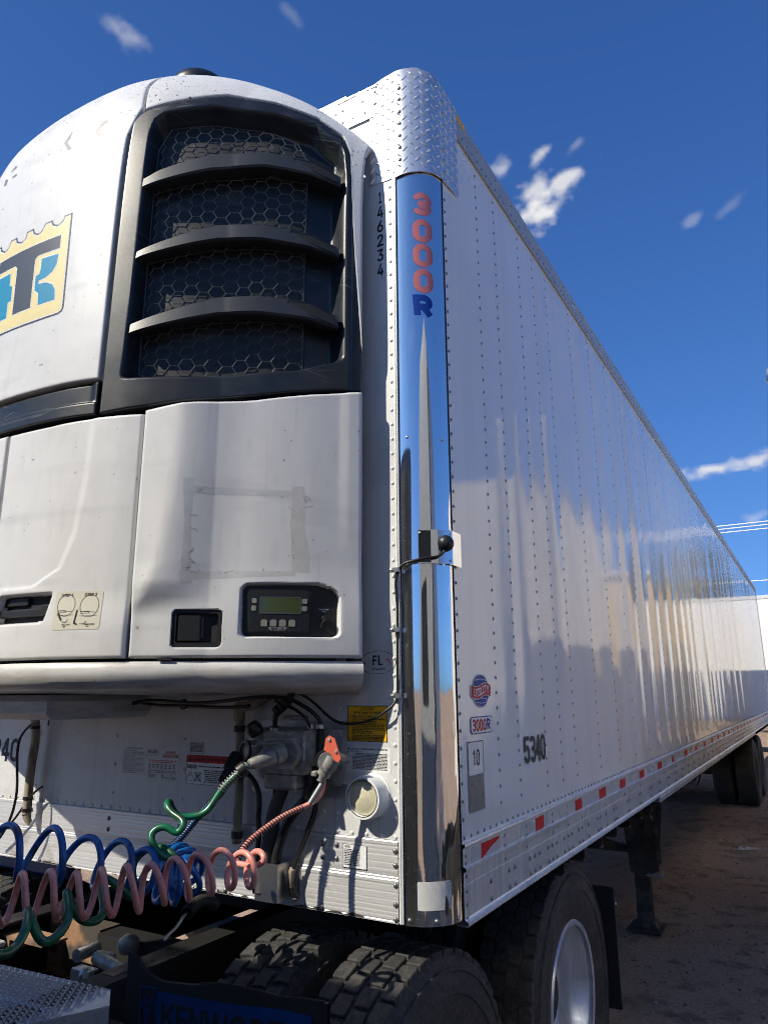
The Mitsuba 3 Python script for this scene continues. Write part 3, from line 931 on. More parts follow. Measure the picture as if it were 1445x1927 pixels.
c = sticker('cleaning_sticker', -.9885, -.785, 1.508, 1.6045, 'white', 'white CLEANING INSTRUCTIONS sticker with a red heading', .0015, .006)
put('heading_band', onto(extr(rounded(-.9875, 1.5795, -.786, 1.6035, .005), .0004), FRONT, (0, -.0010, 0)), 'inkred', c)
tri = Polygon([(-.982, 1.5825), (-.962, 1.5825), (-.972, 1.6005)]).difference(sbox(-.9728, 1.5875, -.9712, 1.5955))
lettering(c, [tx('CLEANING INSTRUCTIONS', -.958, 1.5862, .0098, .162), extr(tri, .0005)], 'ink', -.0016)
it = [tx('sapa:', -.984, 1.5605, .0155, .047, 'l', True)] + greek(-.930, -.792, 1.5655, .0062, 7, .98)
for k, x in enumerate((-.982, -.945)):
    ringp = Polygon([(x, 1.519), (x + .026, 1.519), (x + .030, 1.533), (x + .018, 1.541), (x + .002, 1.533)])
    it.append(extr(ringp.difference(ringp.buffer(-.0016)), .0005))
    it.append(extr(LineString([(x + .004, 1.536), (x + .012, 1.548), (x + .026, 1.545)]).buffer(.001), .0005))
it += [extr(LineString([(-.947, 1.517), (-.916, 1.548)]).buffer(.0013), .0005), extr(LineString([(-.916, 1.517), (-.947, 1.548)]).buffer(.0013), .0005)]
for k in range(7):
    it += greek(-.903 + .006 * (k % 2), -.792, 1.5535 - k * .0062, .0052, 160 + k, .97)
lettering(c, it, 'ink')
# oval place sticker
ell = affinity.scale(Point(-.2035, 1.903).buffer(1, 32), .0655, .0365)
c = put('oval_sticker', onto(extr(ell, .0004), FRONT, (0, -.0002, 0)), 'sticker', TR, label='white oval sticker reading FL St. Augustine')
ring = affinity.scale(Point(-.2035, 1.903).buffer(1, 32), .0650, .0360).difference(affinity.scale(Point(-.2035, 1.903).buffer(1, 32), .0632, .0345)).difference(sbox(-.238, 1.86, -.168, 1.8735))
lettering(c, [extr(ring, .0004), tx('FL', -.2035, 1.896, .0285, .037, 'c', True), tx('St. Augustine', -.2035, 1.8805, .0082, .050, 'c'), *[box(-.235 + k * .0046, -.235 + k * .0046 + .0028, 1.8690, 1.8702, 0, .0004) for k in range(14)]], 'ink', -.0008)
put('flag_print', onto(box(-.259, -.247, 1.898, 1.905, 0, .0003), FRONT, (0, -.0008, 0)), 'fadedred', c)
put('map_print', onto(extr(Polygon([(-.178, 1.9135), (-.163, 1.913), (-.157, 1.899), (-.160, 1.8935), (-.1645, 1.901), (-.167, 1.908), (-.178, 1.910)]), .0003), FRONT, (0, -.0008, 0)), 'fadedred', c)

# side wall graphics
def stx(s, y, z, h, w=None, align='l', bold=False):
    t = text(s, h, w, .0005, bold, align)
    t.apply_translation([y, z, 0])
    return t


def side_put(name, items, m, parent, x=.0012, label=None):
    mm = subdiv(cat_(*items), .02)
    v = np.array(mm.vertices)
    v[:, 2] += side_w(v[:, 0], v[:, 1])
    mm.vertices = v
    return put(name, onto(mm, SIDE, (x, 0, 0)), m, parent, label=label)


SX = .0022
gl = affinity.scale(Point(.316, 1.8165).buffer(1, 40), .066, .0525)
c = side_put('globe_emblem', [extr(gl.buffer(.002), .0004)], 'white', TR, SX, 'blue globe emblem with a red UTILITY ribbon')
lines_ = [affinity.scale(Point(.316, 1.8165).buffer(1, 40), a, .0525).exterior.buffer(.0010) for a in (.022, .046)] + [LineString([(.316, 1.76), (.316, 1.87)]).buffer(.0009)]
lines_ += [LineString([(.316 - .08, z0 - .006), (.316, z0 + .002), (.316 + .08, z0 - .006)]).buffer(.0010) for z0 in (1.853, 1.792)] + [LineString([(.24, 1.783), (.316, 1.777), (.392, 1.783)]).buffer(.0010)]
side_put('globe', [extr(gl.difference(shapely.unary_union(lines_)), .0004)], 'inkblue', c, SX + .0006)
yy = np.linspace(.240, .392, 25)
wav = .0065 * np.sin((yy - .316) / .076 * math.pi * .95)
rib = Polygon(list(zip(yy, 1.8165 + .0185 + wav)) + [(.396, 1.8165 + .012)] + list(zip(yy[::-1], 1.8165 - .0190 + wav[::-1])) + [(.236, 1.8165 - .01)])
side_put('ribbon_edge', [extr(rib.buffer(.0022), .0004)], 'white', c, SX + .0012)
side_put('ribbon', [extr(rib, .0004)], 'inkred', c, SX + .0018)
t = subdiv(text('UTILITY', .0235, .126, .0005, True, 'c'), .012)
t.vertices[:, 1] += .0065 * np.sin(t.vertices[:, 0] / .076 * math.pi * .95)
t.apply_translation([.316, 1.8165 - .0118, 0])
side_put('lettering', [t], 'white', c, SX + .0024)
c = side_put('model_sticker', [extr(rounded(.226, 1.682, .4025, 1.7355, .012), .0004)], 'inkblue', TR, SX, 'small 3000R sticker with a blue outline')
side_put('field', [extr(rounded(.2295, 1.685, .399, 1.7325, .0105), .0004)], 'white', c, SX + .0006)
side_put('lettering', [m.apply_translation([.238, 1.6895, 0]) for m in glyphs('3000', .0250, .0385, .0075, .0035)], 'inkred', c, SX + .0012)
side_put('lettering', [m.apply_translation([.3545, 1.6895, 0]) for m in glyphs('R', .030, .0385, .0080, 0)], 'inkblue', c, SX + .0012)
c = side_put('length_sticker', [extr(sbox(.196, 1.559, .3185, 1.661), .0004)], 'white', TR, SX, 'white sticker with a black border reading 10')
side_put('border', [extr(sbox(.196, 1.559, .3185, 1.661).difference(sbox(.1995, 1.5605, .315, 1.6585)), .0003)], 'ink', c, SX + .0006)
side_put('lettering', [m.apply_translation([.232, 1.586, 0]) for m in glyphs('10', .0255, .050, .0065, .004)], 'ink', c, SX + .0006)
c = side_put('residue_patch', [extr(sbox(.194, 1.454, .3165, 1.558), .0004)], 'inkgrey', TR, SX, 'grey patch of old sticker glue under the 10')
q = np.random.default_rng(3)
side_put('speck', [extr(affinity.scale(Point(q.uniform(.2, .31), q.uniform(1.475, 1.552)).buffer(.0016, 2), 1.4, q.uniform(.6, 1.6)), .0003) for k in range(22)], 'ink', c, SX + .0005)
side_put('number', [m.apply_translation([.694, 1.5545, 0]) for m in glyphs('5340', .0570, .0965, .0150, .0060)], 'navy', TR, SX + .0012, 'dark blue number 5340 on the side wall')

# stainless lamp bracket on the corner, with its round black lamp
lm = thing('corner_lamp', 'polished bracket with a round black lamp body at the middle of the corner post', 'lamp')
A_, B_ = post_pt(27, 2.27, .004), np.array([.0165, .088, 2.27])
d_ = (B_ - A_) / np.linalg.norm(B_ - A_)
n_ = np.array([d_[1], -d_[0], 0])


def plate_on(a, b, z0, z1, th, ch=0):
    n = np.array([(b - a)[1], -(b - a)[0], 0]) / np.linalg.norm(b - a)
    v = [np.r_[(q + s * n * th)[:2], z] for q in (a, b) for s in (0, 1) for z in (z0, z1)]
    return trimesh.PointCloud(np.array(v)).convex_hull


mid_ = post_pt(55, 2.27, .011)
put('bracket', cat_(plate_on(A_, mid_, 2.204, 2.312, .0025), plate_on(mid_, B_, 2.204, 2.312, .0025)), 'mirror', lm)
put('tab', cat_(plate_on(B_, np.array([.018, .094, 0]), 2.204, 2.312, .002), box(.006, .0085, .094, .180, 2.206, 2.318)), 'mirror', lm)
put('black_patch', plate_on(A_ + n_ * .0032 + d_ * .001, A_ + (mid_ - A_) * .62 + n_ * .0045, 2.207, 2.309, .0006), 'ink', lm)
e_ = (B_ - mid_) / np.linalg.norm(B_ - mid_)
ne = np.array([e_[1], -e_[0], 0])
put('lamp_body', lathe([(0, .0), (0, .026), (.010, .026), (.020, .021), (.026, .012), (.027, 0)], mid_ + (B_ - mid_) * .50 + ne * .003 + [0, 0, -.002], ne, 28), 'rubber', lm, smooth=40)
for q_ in (A_ + d_ * .006, B_ - e_ * .006):
    for z in (2.215, 2.301):
        dd = dome(.004, .003)
        dd.apply_transform(trimesh.geometry.align_vectors([0, 0, 1], n_))
        dd.apply_translation(np.r_[(q_ + n_ * .0045)[:2], z])
        put('screw', dd, 'bolt', lm)

# ------------------------------------------------------------------ the refrigeration unit on the nose
RU = thing('refrigeration_unit', 'white and black refrigeration unit with honeycomb grilles on the trailer nose', 'refrigeration unit')
UXC, UHW = -1.3, 1.095
_plan = PchipInterpolator([0, .25, .48, .63, .83, .96, 1.04, UHW], [.55, .543, .505, .45, .335, .228, .145, .085])


def ztop(x):
    t = np.clip(np.abs(x - UXC) / UHW, 0, 1)
    return 4.224 - .455 * t ** 3.235


def udepth(x, z):
    x, z = np.asarray(x, float), np.asarray(z, float)
    t = np.clip(np.abs(x - UXC), 0, UHW)
    d = _plan(t) + .075 * np.maximum(1 - (t / .75) ** 2, 0)
    q = np.clip((z - 2.72) / (ztop(x) - 2.72), 0, 1)
    return d * (1 - q ** 7.657) ** (1 / 2.541)


def us(x, z):
    x, z = np.broadcast_arrays(np.asarray(x, float), np.asarray(z, float))
    return np.stack([x, -udepth(x, z), z], -1)


def unrm(x, z, e=.004):
    x, z = np.broadcast_arrays(np.asarray(x, float), np.asarray(z, float))
    zt = ztop(x) - .0015
    xa, xb = np.clip(x - e, UXC - UHW, UXC + UHW), np.clip(x + e, UXC - UHW, UXC + UHW)
    za, zb_ = np.minimum(z - e, zt - e), np.minimum(z + e, zt)
    n = np.cross(us(xb, z) - us(xa, z), us(x, zb_) - us(x, za))
    return n / (np.linalg.norm(n, axis=-1, keepdims=True) + 1e-12)


def upt(x, z, off=0.0):
    return us(x, z) + unrm(x, z) * np.asarray(off, float)[..., None] if np.ndim(off) else us(x, z) + unrm(x, z) * off


def umap(m, base=0.0, disp=None):
    """a flat mesh in (x, z, outwards) laid onto the unit's skin"""
    m = m.copy()
    v = np.asarray(m.vertices)
    m.vertices = upt(v[:, 0], v[:, 1], v[:, 2] + base + (disp(v[:, 0], v[:, 1]) if disp else 0))
    return m


def samples(n, w, r):
    t = np.linspace(0, 1, n)
    e = np.array([0, .15, .4, .7, 1.0]) * min(r / w, .2)
    return np.unique(np.round(np.r_[t, e, 1 - e], 6))


def upatch(XL, XR, ZB, ZT, nx, nz, disp=None, off=.0, r=.010, skirt=.03, top=False):
    L = XL if callable(XL) else (lambda z: XL + 0 * z)
    R = XR if callable(XR) else (lambda z: XR + 0 * z)
    B = ZB if callable(ZB) else (lambda x: ZB + 0 * x)
    U = ZT if callable(ZT) else (lambda x: ZT + 0 * x)
    xm = np.array([0.0])
    w, h = float(abs(R(np.array([2.5])) - L(np.array([2.5])))[0]), float(abs(U(np.array([-.6])) - B(np.array([-.6])))[0])
    a, b = samples(nx, w, r), samples(nz, h, r)
    if top:
        b = np.unique(np.r_[b[b < .9], 1 - .1 * (1 - np.linspace(0, 1, 40)) ** 2.6])
    A, Bb = np.meshgrid(a, b, indexing='ij')
    zg = B(np.zeros_like(A) - .8) + (U(np.zeros_like(A) - .8) - B(np.zeros_like(A) - .8)) * Bb
    X = L(zg) + (R(zg) - L(zg)) * A
    Z = B(X) + (U(X) - B(X)) * Bb
    o = np.full(X.shape, float(off))
    if disp is not None:
        o = o + disp(X, Z)
    ed = np.minimum(A, 1 - A) * w
    ez = np.minimum(Bb, 1 if top else 1 - Bb) * h
    dd = np.clip(np.minimum(ed, ez) / r, 0, 1)
    o = o - r * (1 - np.sqrt(np.clip(1 - (1 - dd) ** 2, 0, 1)))
    P = upt(X, Z, o)
    v, f = [P.reshape(-1, 3)], [grid_faces(*X.shape)]
    N = unrm(X, Z)
    base = X.size
    nX, nZ = X.shape
    loop = [(i, 0) for i in range(nX)] + [(nX - 1, j) for j in range(1, nZ)] + [(i, nZ - 1) for i in range(nX - 2, -1, -1)] + [(0, j) for j in range(nZ - 2, 0, -1)]
    ii, jj = np.array(loop).T
    v.append(P[ii, jj] - N[ii, jj] * skirt)
    k = np.arange(len(loop))
    k2 = (k + 1) % len(loop)
    top_ = ii * nZ + jj
    f.append(np.stack([top_[k], base + k, base + k2], 1))
    f.append(np.stack([top_[k], base + k2, top_[k2]], 1))
    return mesh(np.vstack(v), np.vstack(f))


I = lambda xs, ys: (lambda q: np.interp(q, xs, ys))
SM = lambda a, b, x: (lambda t: t * t * (3 - 2 * t))(np.clip((x - a) / (b - a), 0, 1))


def pocket(X, Z, x0, x1, z0, z1, rc, depth, soft, ztx=None):
    zt = z1 if ztx is None else ztx(X)
    dx, dz = np.minimum(X - x0, x1 - X), np.minimum(Z - z0, zt - Z)
    u, w = np.maximum(rc - dx, 0), np.maximum(rc - dz, 0)
    sd = np.where((dx < rc) & (dz < rc), rc - np.sqrt(u * u + w * w), np.minimum(dx, dz))
    return -depth * SM(0, soft, sd) - .004 * SM(-.02, 0, sd) * (sd < 0) * 0


# inner housing, dark, so that the joints show black
bx = np.linspace(UXC - UHW + .07, UXC + UHW - .07, 90)
bz = np.r_[np.linspace(1.84, 3.6, 50), 3.6 + .45 * (1 - (1 - np.linspace(.04, 1, 20)) ** 2)]
X, Zb = np.meshgrid(bx, bz, indexing='ij')
Z = np.minimum(Zb, ztop(X) - .03)
D = np.maximum(udepth(X, Z) - .032 - .13 * ((np.abs(X - UXC) > .36) & (Z > 2.70)), .012)
HB = np.stack([X, -D, Z], -1)
put('housing', cat_(mesh(HB.reshape(-1, 3), grid_faces(*X.shape)), mesh(np.concatenate([HB[:, -1], HB[:, -1] * [1, 0, 1] + [0, -.001, 0]]), grid_faces(2, len(bx)))), 'dark', RU)

# right hand door with the controls
crease = I([2.061, 2.095, 2.189, 2.351, 2.486, 2.70], [-.735, -.707, -.673, -.655, -.642, -.636])
hmi_top = I([-.474, -.36, -.302, -.27, -.253], [2.129, 2.132, 2.134, 2.123, 2.106])


def door_disp(X, Z):
    c = crease(Z)
    ridge = .030 * SM(2.03, 2.14, Z) * sum(np.where(X + e < c, .35 + .65 * np.clip((X + e + .737) / (c + .7375), 0, 1), (1 - SM(0, .20, X + e - c)) ** 1.3) for e in np.linspace(-.014, .014, 7)) / 7
    belly = .010 * SM(2.20, 2.0, Z) * SM(-.72, -.60, X)
    side = .004 * SM(-.262, -.235, X) * SM(2.15, 2.5, Z)
    return ridge + belly + side + pocket(X, Z, -.474, -.252, 1.970, 2.13, .020, .034, .0075, hmi_top) + pocket(X, Z, -.634, -.513, 1.941, 2.053, .014, .030, .007)


put('side_door', upatch(-.7370, -.2065, 1.913, I([-.737, -.64, -.458, -.218], [2.671, 2.690, 2.715, 2.772]), 150, 190, door_disp), 'unit', RU, smooth=35, label='white right hand door with the control pocket and tape remains')


def mid_disp(X, Z):
    xc = I([2.128, 2.132, 2.183, 2.295, 2.462, 2.66], [-1.207, -1.065, -.969, -.927, -.909, -.900])(Z)
    ins = SM(-.014, .014, xc - X) * SM(2.117, 2.143, Z)
    par = X - .22 * (Z - 2.065)
    return -.004 * ins + .010 * SM(2.12, 1.98, Z) + pocket(par, Z, -1.216, -.990, 2.020, 2.112, .012, .040, .008)


put('centre_door', upatch(-1.2625, -.7435, 1.913, I([-1.27, -1.07, -.9, -.74], [2.655, 2.655, 2.662, 2.664]), 130, 170, mid_disp), 'unit', RU, smooth=35, label='white centre door with a pull handle and a step decal')
put('centre_door', upatch(-1.800, -1.2690, 1.913, 2.655, 30, 40), 'unit', RU, smooth=35, label='white door left of the centre seam')
put('side_door', upatch(-2.3935, -1.806, 1.913, 2.70, 40, 40), 'unit', RU, smooth=35)
# black handle strip above the centre doors
strip = lambda X, Z: -.016 * SM(2.716, 2.722, Z) * SM(-.90, -.93, X) + .006 * SM(-.002, .004, 2.712 - Z + .25 * np.clip(X + 1.05, -.05, .0))
put('handle_strip', upatch(-1.735, -.8935, 2.669, 2.782, 110, 40, strip, r=.005), 'black', RU, smooth=35, label='black handle strip under the white centre panel')
# white centre panel, up and over
put('centre_panel', upatch(lambda z: -1.73 + 0 * z, lambda z: np.interp(z, [2.8, 3.70, 3.78, 3.84, 3.98, 4.2], [-.8950, -.8850, -.868, -.852, -.880, -.890]), 2.792, lambda x: ztop(x) - .0005, 90, 150, r=.008, top=True), 'unit', RU, smooth=40, label='white centre panel with an old stamp shaped emblem')
put('top_panel', upatch(lambda z: np.interp(z, [3.3, 3.70, 3.78, 3.84, 3.98, 4.2], [-.865, -.865, -.850, -.841, -.8695, -.880]), -.2065,
                        I([-.88, -.829, -.729, -.599, -.464, -.348, -.273, -.245, -.236, -.226, -.2065], [3.825, 3.838, 3.868, 3.911, 3.897, 3.855, 3.785, 3.700, 3.55, 3.30, 2.92]), lambda x: ztop(x) - .0005, 110, 70, r=.008, top=True), 'unit', RU, smooth=40, label='white top panel curving over the black grille surround')
put('top_panel', upatch(UXC - UHW + .001, -1.736, 2.705, lambda x: ztop(x) - .0005, 50, 70, r=.008, top=True), 'unit', RU, smooth=40)

# black grille surround
xlo = I([2.78, 2.99, 3.23, 3.47, 3.8], [-.824, -.816, -.809, -.806, -.808])
zto = I([-.81, -.795, -.771, -.633, -.454, -.341, -.267, -.25, -.24], [3.715, 3.79, 3.814, 3.851, 3.841, 3.814, 3.728, 3.60, 3.5])
zbo = I([-.83, -.79, -.57, -.357, -.253], [2.786, 2.783, 2.786, 2.820, 2.872])


def surround_disp(X, Z):
    d = SM(0, .022, X - xlo(Z)) * SM(0, .030, -.246 - X) * SM(0, .05, zto(X) - Z) * SM(0, .028, Z - zbo(X))
    return -.068 * d - .007 * SM(-.236, -.229, X) + .012 * SM(2.79, 2.74, Z) * SM(-.50, -.62, X) * 0


put('grille_surround', upatch(lambda z: np.interp(z, [2.67, 3.6, 3.9], [-.8850, -.8745, -.8745]), -.2075,
                              I([-.885, -.738, -.64, -.458, -.218], [2.671, 2.688, 2.706, 2.729, 2.780]),
                              I([-.886, -.880, -.868, -.852, -.829, -.729, -.599, -.464, -.348, -.273, -.245, -.236, -.226, -.2065], [3.66, 3.735, 3.785, 3.815, 3.831, 3.861, 3.904, 3.890, 3.848, 3.777, 3.690, 3.54, 3.29, 2.91]),
                              150, 260, surround_disp, r=.007), 'black', RU, smooth=35, label='scratched black plastic surround of the grilles')

# condenser behind and honeycomb grilles


def f_coil(p, n, uv):
    fin = .5 + .5 * dr.sin(p.z * 1500 + 3 * noise(p.x * 20, p.z * 30, 2.0))
    b = fbm(p.x * 12, p.z * 25, 1.0, 3)
    return C3(.012, .012, .013) * (.4 + 1.3 * fin) + C3(.05, .045, .04) * smoothstep(.62, .8, b) * fin


mat('grillewire', prin((.060, .062, .065), .28, specular=.7))
mat('louver', prin((.026, .029, .034), .42, specular=.5))
mat('coil', prin(proc(f_coil), .5))
put('condenser_coil', upatch(-.800, -.335, 2.79, I([-.80, -.77, -.62, -.47, -.38, -.335], [3.70, 3.78, 3.805, 3.795, 3.765, 3.70]), 30, 50, off=-.063, r=.004, skirt=.01), 'coil', RU)


def honeycomb(x0, x1, zlo, zhi, a=.0262, w=.0014, off=-.046):
    """wires of a honeycomb (flat sides up and down) clipped to a field"""
    fld = []
    for x in np.linspace(x0, x1, 14):
        fld.append((x, zlo(x)))
    for x in np.linspace(x1, x0, 14):
        fld.append((x, zhi(x)))
    fld = Polygon(fld).buffer(0)
    segs = set()
    dz_, dx_ = a * math.sqrt(3) * .98, 1.5 * a * .90
    zmin, zmax = fld.bounds[1], fld.bounds[3]
    j0 = int(math.floor(2.70 / dz_)) - 1
    for i in range(-1, int((x1 - x0) / dx_) + 3):
        for j in range(j0, int(zmax / dz_) + 3):
            cx, cz = x0 + i * dx_, j * dz_ + (i % 2) * dz_ / 2
            if cz < zmin - dz_ or cz > zmax + dz_:
                continue
            c = [(cx + a * .90 * math.cos(t), cz + a * .98 * math.sin(t)) for t in np.arange(6) * math.pi / 3]
            for k in range(6):
                p, q = (round(c[k][0], 4), round(c[k][1], 4)), (round(c[(k + 1) % 6][0], 4), round(c[(k + 1) % 6][1], 4))
                segs.add((min(p, q), max(p, q)))
    ms = []
    for p, q in segs:
        s = LineString([p, q]).intersection(fld)
        if s.is_empty or s.length < .002:
            continue
        (ax, az), (bx_, bz_) = s.coords[0], s.coords[-1]
        A = upt(np.array([ax, bx_]), np.array([az, bz_]), off)
        ms.append(tube(A, w, 5))
    rim = np.array(fld.exterior.coords)
    A = upt(rim[:, 0], rim[:, 1], off)
    ms.append(tube(A, w * 1.25, 5))
    return cat_(*ms)


l1t, l1b = I([-.81, -.792, -.757, -.607, -.46, -.344, -.275, -.262], [3.526, 3.534, 3.557, 3.619, 3.634, 3.633, 3.595, 3.585]), I([-.81, -.789, -.603, -.456, -.341, -.273, -.262], [3.484, 3.492, 3.550, 3.573, 3.567, 3.545, 3.538])
l2t, l2b = I([-.81, -.793, -.579, -.46, -.336, -.27, -.26], [3.240, 3.249, 3.340, 3.347, 3.333, 3.303, 3.295]), I([-.81, -.791, -.576, -.46, -.335, -.27, -.26], [3.208, 3.217, 3.277, 3.284, 3.276, 3.258, 3.252])
l3t, l3b = I([-.82, -.801, -.568, -.46, -.332, -.268, -.258], [2.972, 2.979, 3.070, 3.079, 3.075, 3.041, 3.03]), I([-.82, -.799, -.566, -.46, -.331, -.268, -.258], [2.933, 2.941, 3.003, 3.011, 3.008, 2.990, 2.983])
ztg = I([-.80, -.785, -.765, -.625, -.475, -.386, -.349, -.344], [3.60, 3.70, 3.772, 3.797, 3.786, 3.755, 3.705, 3.66])
zbg = I([-.795, -.78, -.70, -.571, -.357, -.340, -.329], [2.83, 2.803, 2.795, 2.810, 2.834, 2.845, 2.87])
for lo_, hi_ in ((l1b, ztg), (l2b, l1t), (l3b, l2t), (zbg, l3t)):
    put('grille', honeycomb(-.788, -.343, lo_, hi_), 'grillewire', RU)


def louver(zt_, zb_, x0, x1):
    xs_ = np.linspace(x0, x1, 60)
    zt, zb = zt_(xs_), zb_(xs_)
    m = (zt + zb) / 2
    h = zt - zb
    tap = np.clip((xs_ - x0) / .015, 0, 1) * np.clip((x1 - xs_) / .02, 0, 1)
    bow = .010 * np.sin(np.clip((xs_ - x0) / (x1 - x0), 0, 1) * np.pi) + .004 * SM(-.60, -.52, xs_) * SM(-.36, -.5, xs_)
    prof = [(zt - .02 * h, -.095), (zt, -.028), (zt - .02 * h, -.006 + bow), (zt - .10 * h, -.001 + bow), (zb + .10 * h, .003 + bow), (zb, -.002 + bow), (zb - .001, -.012 + bow), (zb + .012, -.055), (zb + .022, -.095)]
    rows = [upt(xs_, z, o) for z, o in prof]
    n, k = len(xs_), len(prof)
    v = np.vstack(rows)
    f = []
    for i in range(k):
        for j in range(n - 1):
            a, b = i * n + j, ((i + 1) % k) * n + j
            f += [[a, b, b + 1], [a, b + 1, a + 1]]
    for j in (0, n - 1):
        for i in range(1, k - 1):
            f.append([j, i * n + j, (i + 1) * n + j])
    return mesh(v, f)


for a_, b_ in ((l1t, l1b), (l2t, l2b), (l3t, l3b)):
    lv = put('louver', louver(a_, b_, -.806, -.264), 'louver', RU, smooth=30)
    w = Polygon([(-.385, a_(-.385) - .008), (-.33, a_(-.33) - .007), (-.285, a_(-.285) - .010), (-.272, a_(-.272) - .014), (-.272, b_(-.272) + .006), (-.33, b_(-.33) + .014), (-.385, b_(-.385) + .012)])
    rim = w.difference(w.buffer(-.0025))
    put('inset', umap(subdiv(extr(w.buffer(-.0022), .0008), .03), .0052), 'dark', lv)
    put('inset_rim', umap(subdiv(extr(rim, .0026), .03), .0045), 'black', lv)

# bottom tray
xs_ = np.r_[np.linspace(UXC - UHW, UXC + UHW, 120)]
d_ = udepth(xs_, 2.0 + 0 * xs_)
prof = [(-.030, 1.9055), (-.004, 1.9035), (.004, 1.896), (.007, 1.884), (.0085, 1.873), (.006, 1.862), (.000, 1.848), (-.010, 1.836), (-.024, 1.8275), (-.045, 1.823), (-.09, 1.818)]
tp_ = unrm(xs_, 2.0 + 0 * xs_)
cap_ = np.clip((UHW - np.abs(xs_ - UXC)) / .02, 0, 1)
rows = []
for o, z in prof:
    P = us(xs_, 2.0 + 0 * xs_) + tp_ * o
    P[:, 2] = z
    P[:, 1] = np.minimum(P[:, 1], -.002)
    rows.append(P)
last = rows[-1].copy()
last[:, 1] = -.002
last[:, 2] = 1.806
rows.append(last)
V = np.stack(rows, 1)
TY = put('drip_tray', mesh(V.reshape(-1, 3), grid_faces(len(xs_), len(rows))), 'unit', RU, smooth=35, label='grimy white rounded tray along the bottom of the unit')
for e in (0, -1):
    put('tray_end', mesh(np.vstack([V[e], V[e].mean(0)[None]]), [[k, k + 1, len(rows)] for k in range(len(rows) - 1)]), 'unit', RU)
put('belly_pan', box(-1.80, -1.10, -.48, -.06, 1.735, 1.812, .02), 'unit', RU, label='lower belly pan hanging under the tray')
for k in range(7):
    x = -.60 - .035 * k
    put('vent_slot', mesh([(x, -.30 - .012 * k, 1.8155), (x + .012, -.30 - .012 * k, 1.8155), (x - .10, -.10, 1.8085), (x - .112, -.10, 1.8085)], [[0, 1, 2], [0, 2, 3]]), 'dark', TY)
put('hinge_block', box(-.268, -.238, -.085, -.04, 1.897, 1.915, .002), 'rubber', RU)
put('hinge_block', umap(box(-.66, -.625, 1.9065, 1.912, 0, .01)), 'dark', RU)

# exhaust cap on the top
put('exhaust_cap', lathe([(-.1, .125), (.055, .125), (.085, .115), (.105, .09), (.117, .05), (.12, 0)], [-.885, -.235, 4.095], [0, 0, 1], 40), 'black', RU, smooth=40, label='black domed exhaust cap on the roof of the unit')

# stamp shaped emblem
def uflat(poly, off, m, name, parent, th=.0004, e=.02, label=None, disp=None):
    return put(name, umap(subdiv(extr(poly, th), e), off, disp), m, parent, label=label)


def mirror_x(pts, c=-1.2785):
    return [(2 * c - x, z) for x, z in pts]


edge_ = [(-1.071, 3.446), (-1.107, 3.446), (-1.1145, 3.427), (-1.137, 3.4175), (-1.160, 3.427), (-1.168, 3.446), (-1.205, 3.446), (-1.2185, 3.4225), (-1.238, 3.4145), (-1.260, 3.4265), (-1.268, 3.446), (-1.307, 3.446), (-1.311, 3.4215), (-1.333, 3.413), (-1.359, 3.425), (-1.368, 3.446), (-1.405, 3.446), (-1.419, 3.421), (-1.440, 3.414), (-1.463, 3.428), (-1.471, 3.446), (-1.487, 3.446)]
body_ = edge_ + [(-1.493, 3.10), (-1.493, 3.075), (-1.485, 3.062), (-1.470, 3.056), (-1.207, 3.054), (-1.089, 3.056), (-1.069, 3.063), (-1.063, 3.080), (-1.066, 3.226)]
stamp = Polygon(body_).buffer(0)
EM = uflat(stamp, .0006, 'slate', 'emblem', RU, label='faded stamp shaped maker emblem in cream, teal and slate')
uflat(stamp.buffer(-.0065), .0012, 'white', 'emblem_edge', EM)
uflat(stamp.buffer(-.0105), .0018, 'cream', 'emblem_field', EM)
tee = Polygon([(-1.112, 3.368), (-1.112, 3.316), (-1.222, 3.318), (-1.2345, 3.306), (-1.230, 3.117), (-1.3285, 3.116), (-1.3345, 3.305), (-1.349, 3.318), (-1.455, 3.320), (-1.458, 3.370)])
bR = Polygon([(-1.1145, 3.294), (-1.117, 3.257), (-1.135, 3.231), (-1.166, 3.2165), (-1.199, 3.2135), (-1.201, 3.2005), (-1.163, 3.1965), (-1.130, 3.181), (-1.113, 3.158), (-1.108, 3.116), (-1.190, 3.116), (-1.194, 3.163), (-1.2165, 3.1795), (-1.2195, 3.236), (-1.201, 3.241), (-1.196, 3.258), (-1.1975, 3.299)])
bL = Polygon([(-1.3745, 3.297), (-1.370, 3.246), (-1.3525, 3.238), (-1.3485, 3.179), (-1.368, 3.177), (-1.366, 3.115), (-1.4450, 3.115), (-1.4480, 3.297)])
for pg, mm in ((tee, 'slate'), (bR, 'teal'), (bL, 'teal')):
    uflat(pg.buffer(.0035), .0024, 'white', 'letter_edge', EM)
    uflat(pg, .0030, mm, 'letter', EM)
# remains of the peeled lettering higher up
for pg in ([(-1.181, 3.788), (-1.156, 3.830), (-1.149, 3.828), (-1.166, 3.787), (-1.131, 3.741), (-1.150, 3.741)],
           [(-.984, 3.822), (-1.006, 3.820), (-1.023, 3.795), (-1.021, 3.765), (-1.000, 3.744), (-.978, 3.741), (-.979, 3.757), (-.995, 3.761), (-1.006, 3.775), (-1.003, 3.793), (-.993, 3.803), (-.979, 3.806)],
           [(-1.500, 3.835), (-1.479, 3.818), (-1.522, 3.812), (-1.530, 3.820)], [(-1.471, 3.778), (-1.457, 3.764), (-1.494, 3.766), (-1.497, 3.779)], [(-1.562, 3.795), (-1.534, 3.782), (-1.535, 3.754), (-1.555, 3.757)]):
    uflat(Polygon(pg).buffer(0), .0006, 'inkgrey', 'letter_remain', RU)

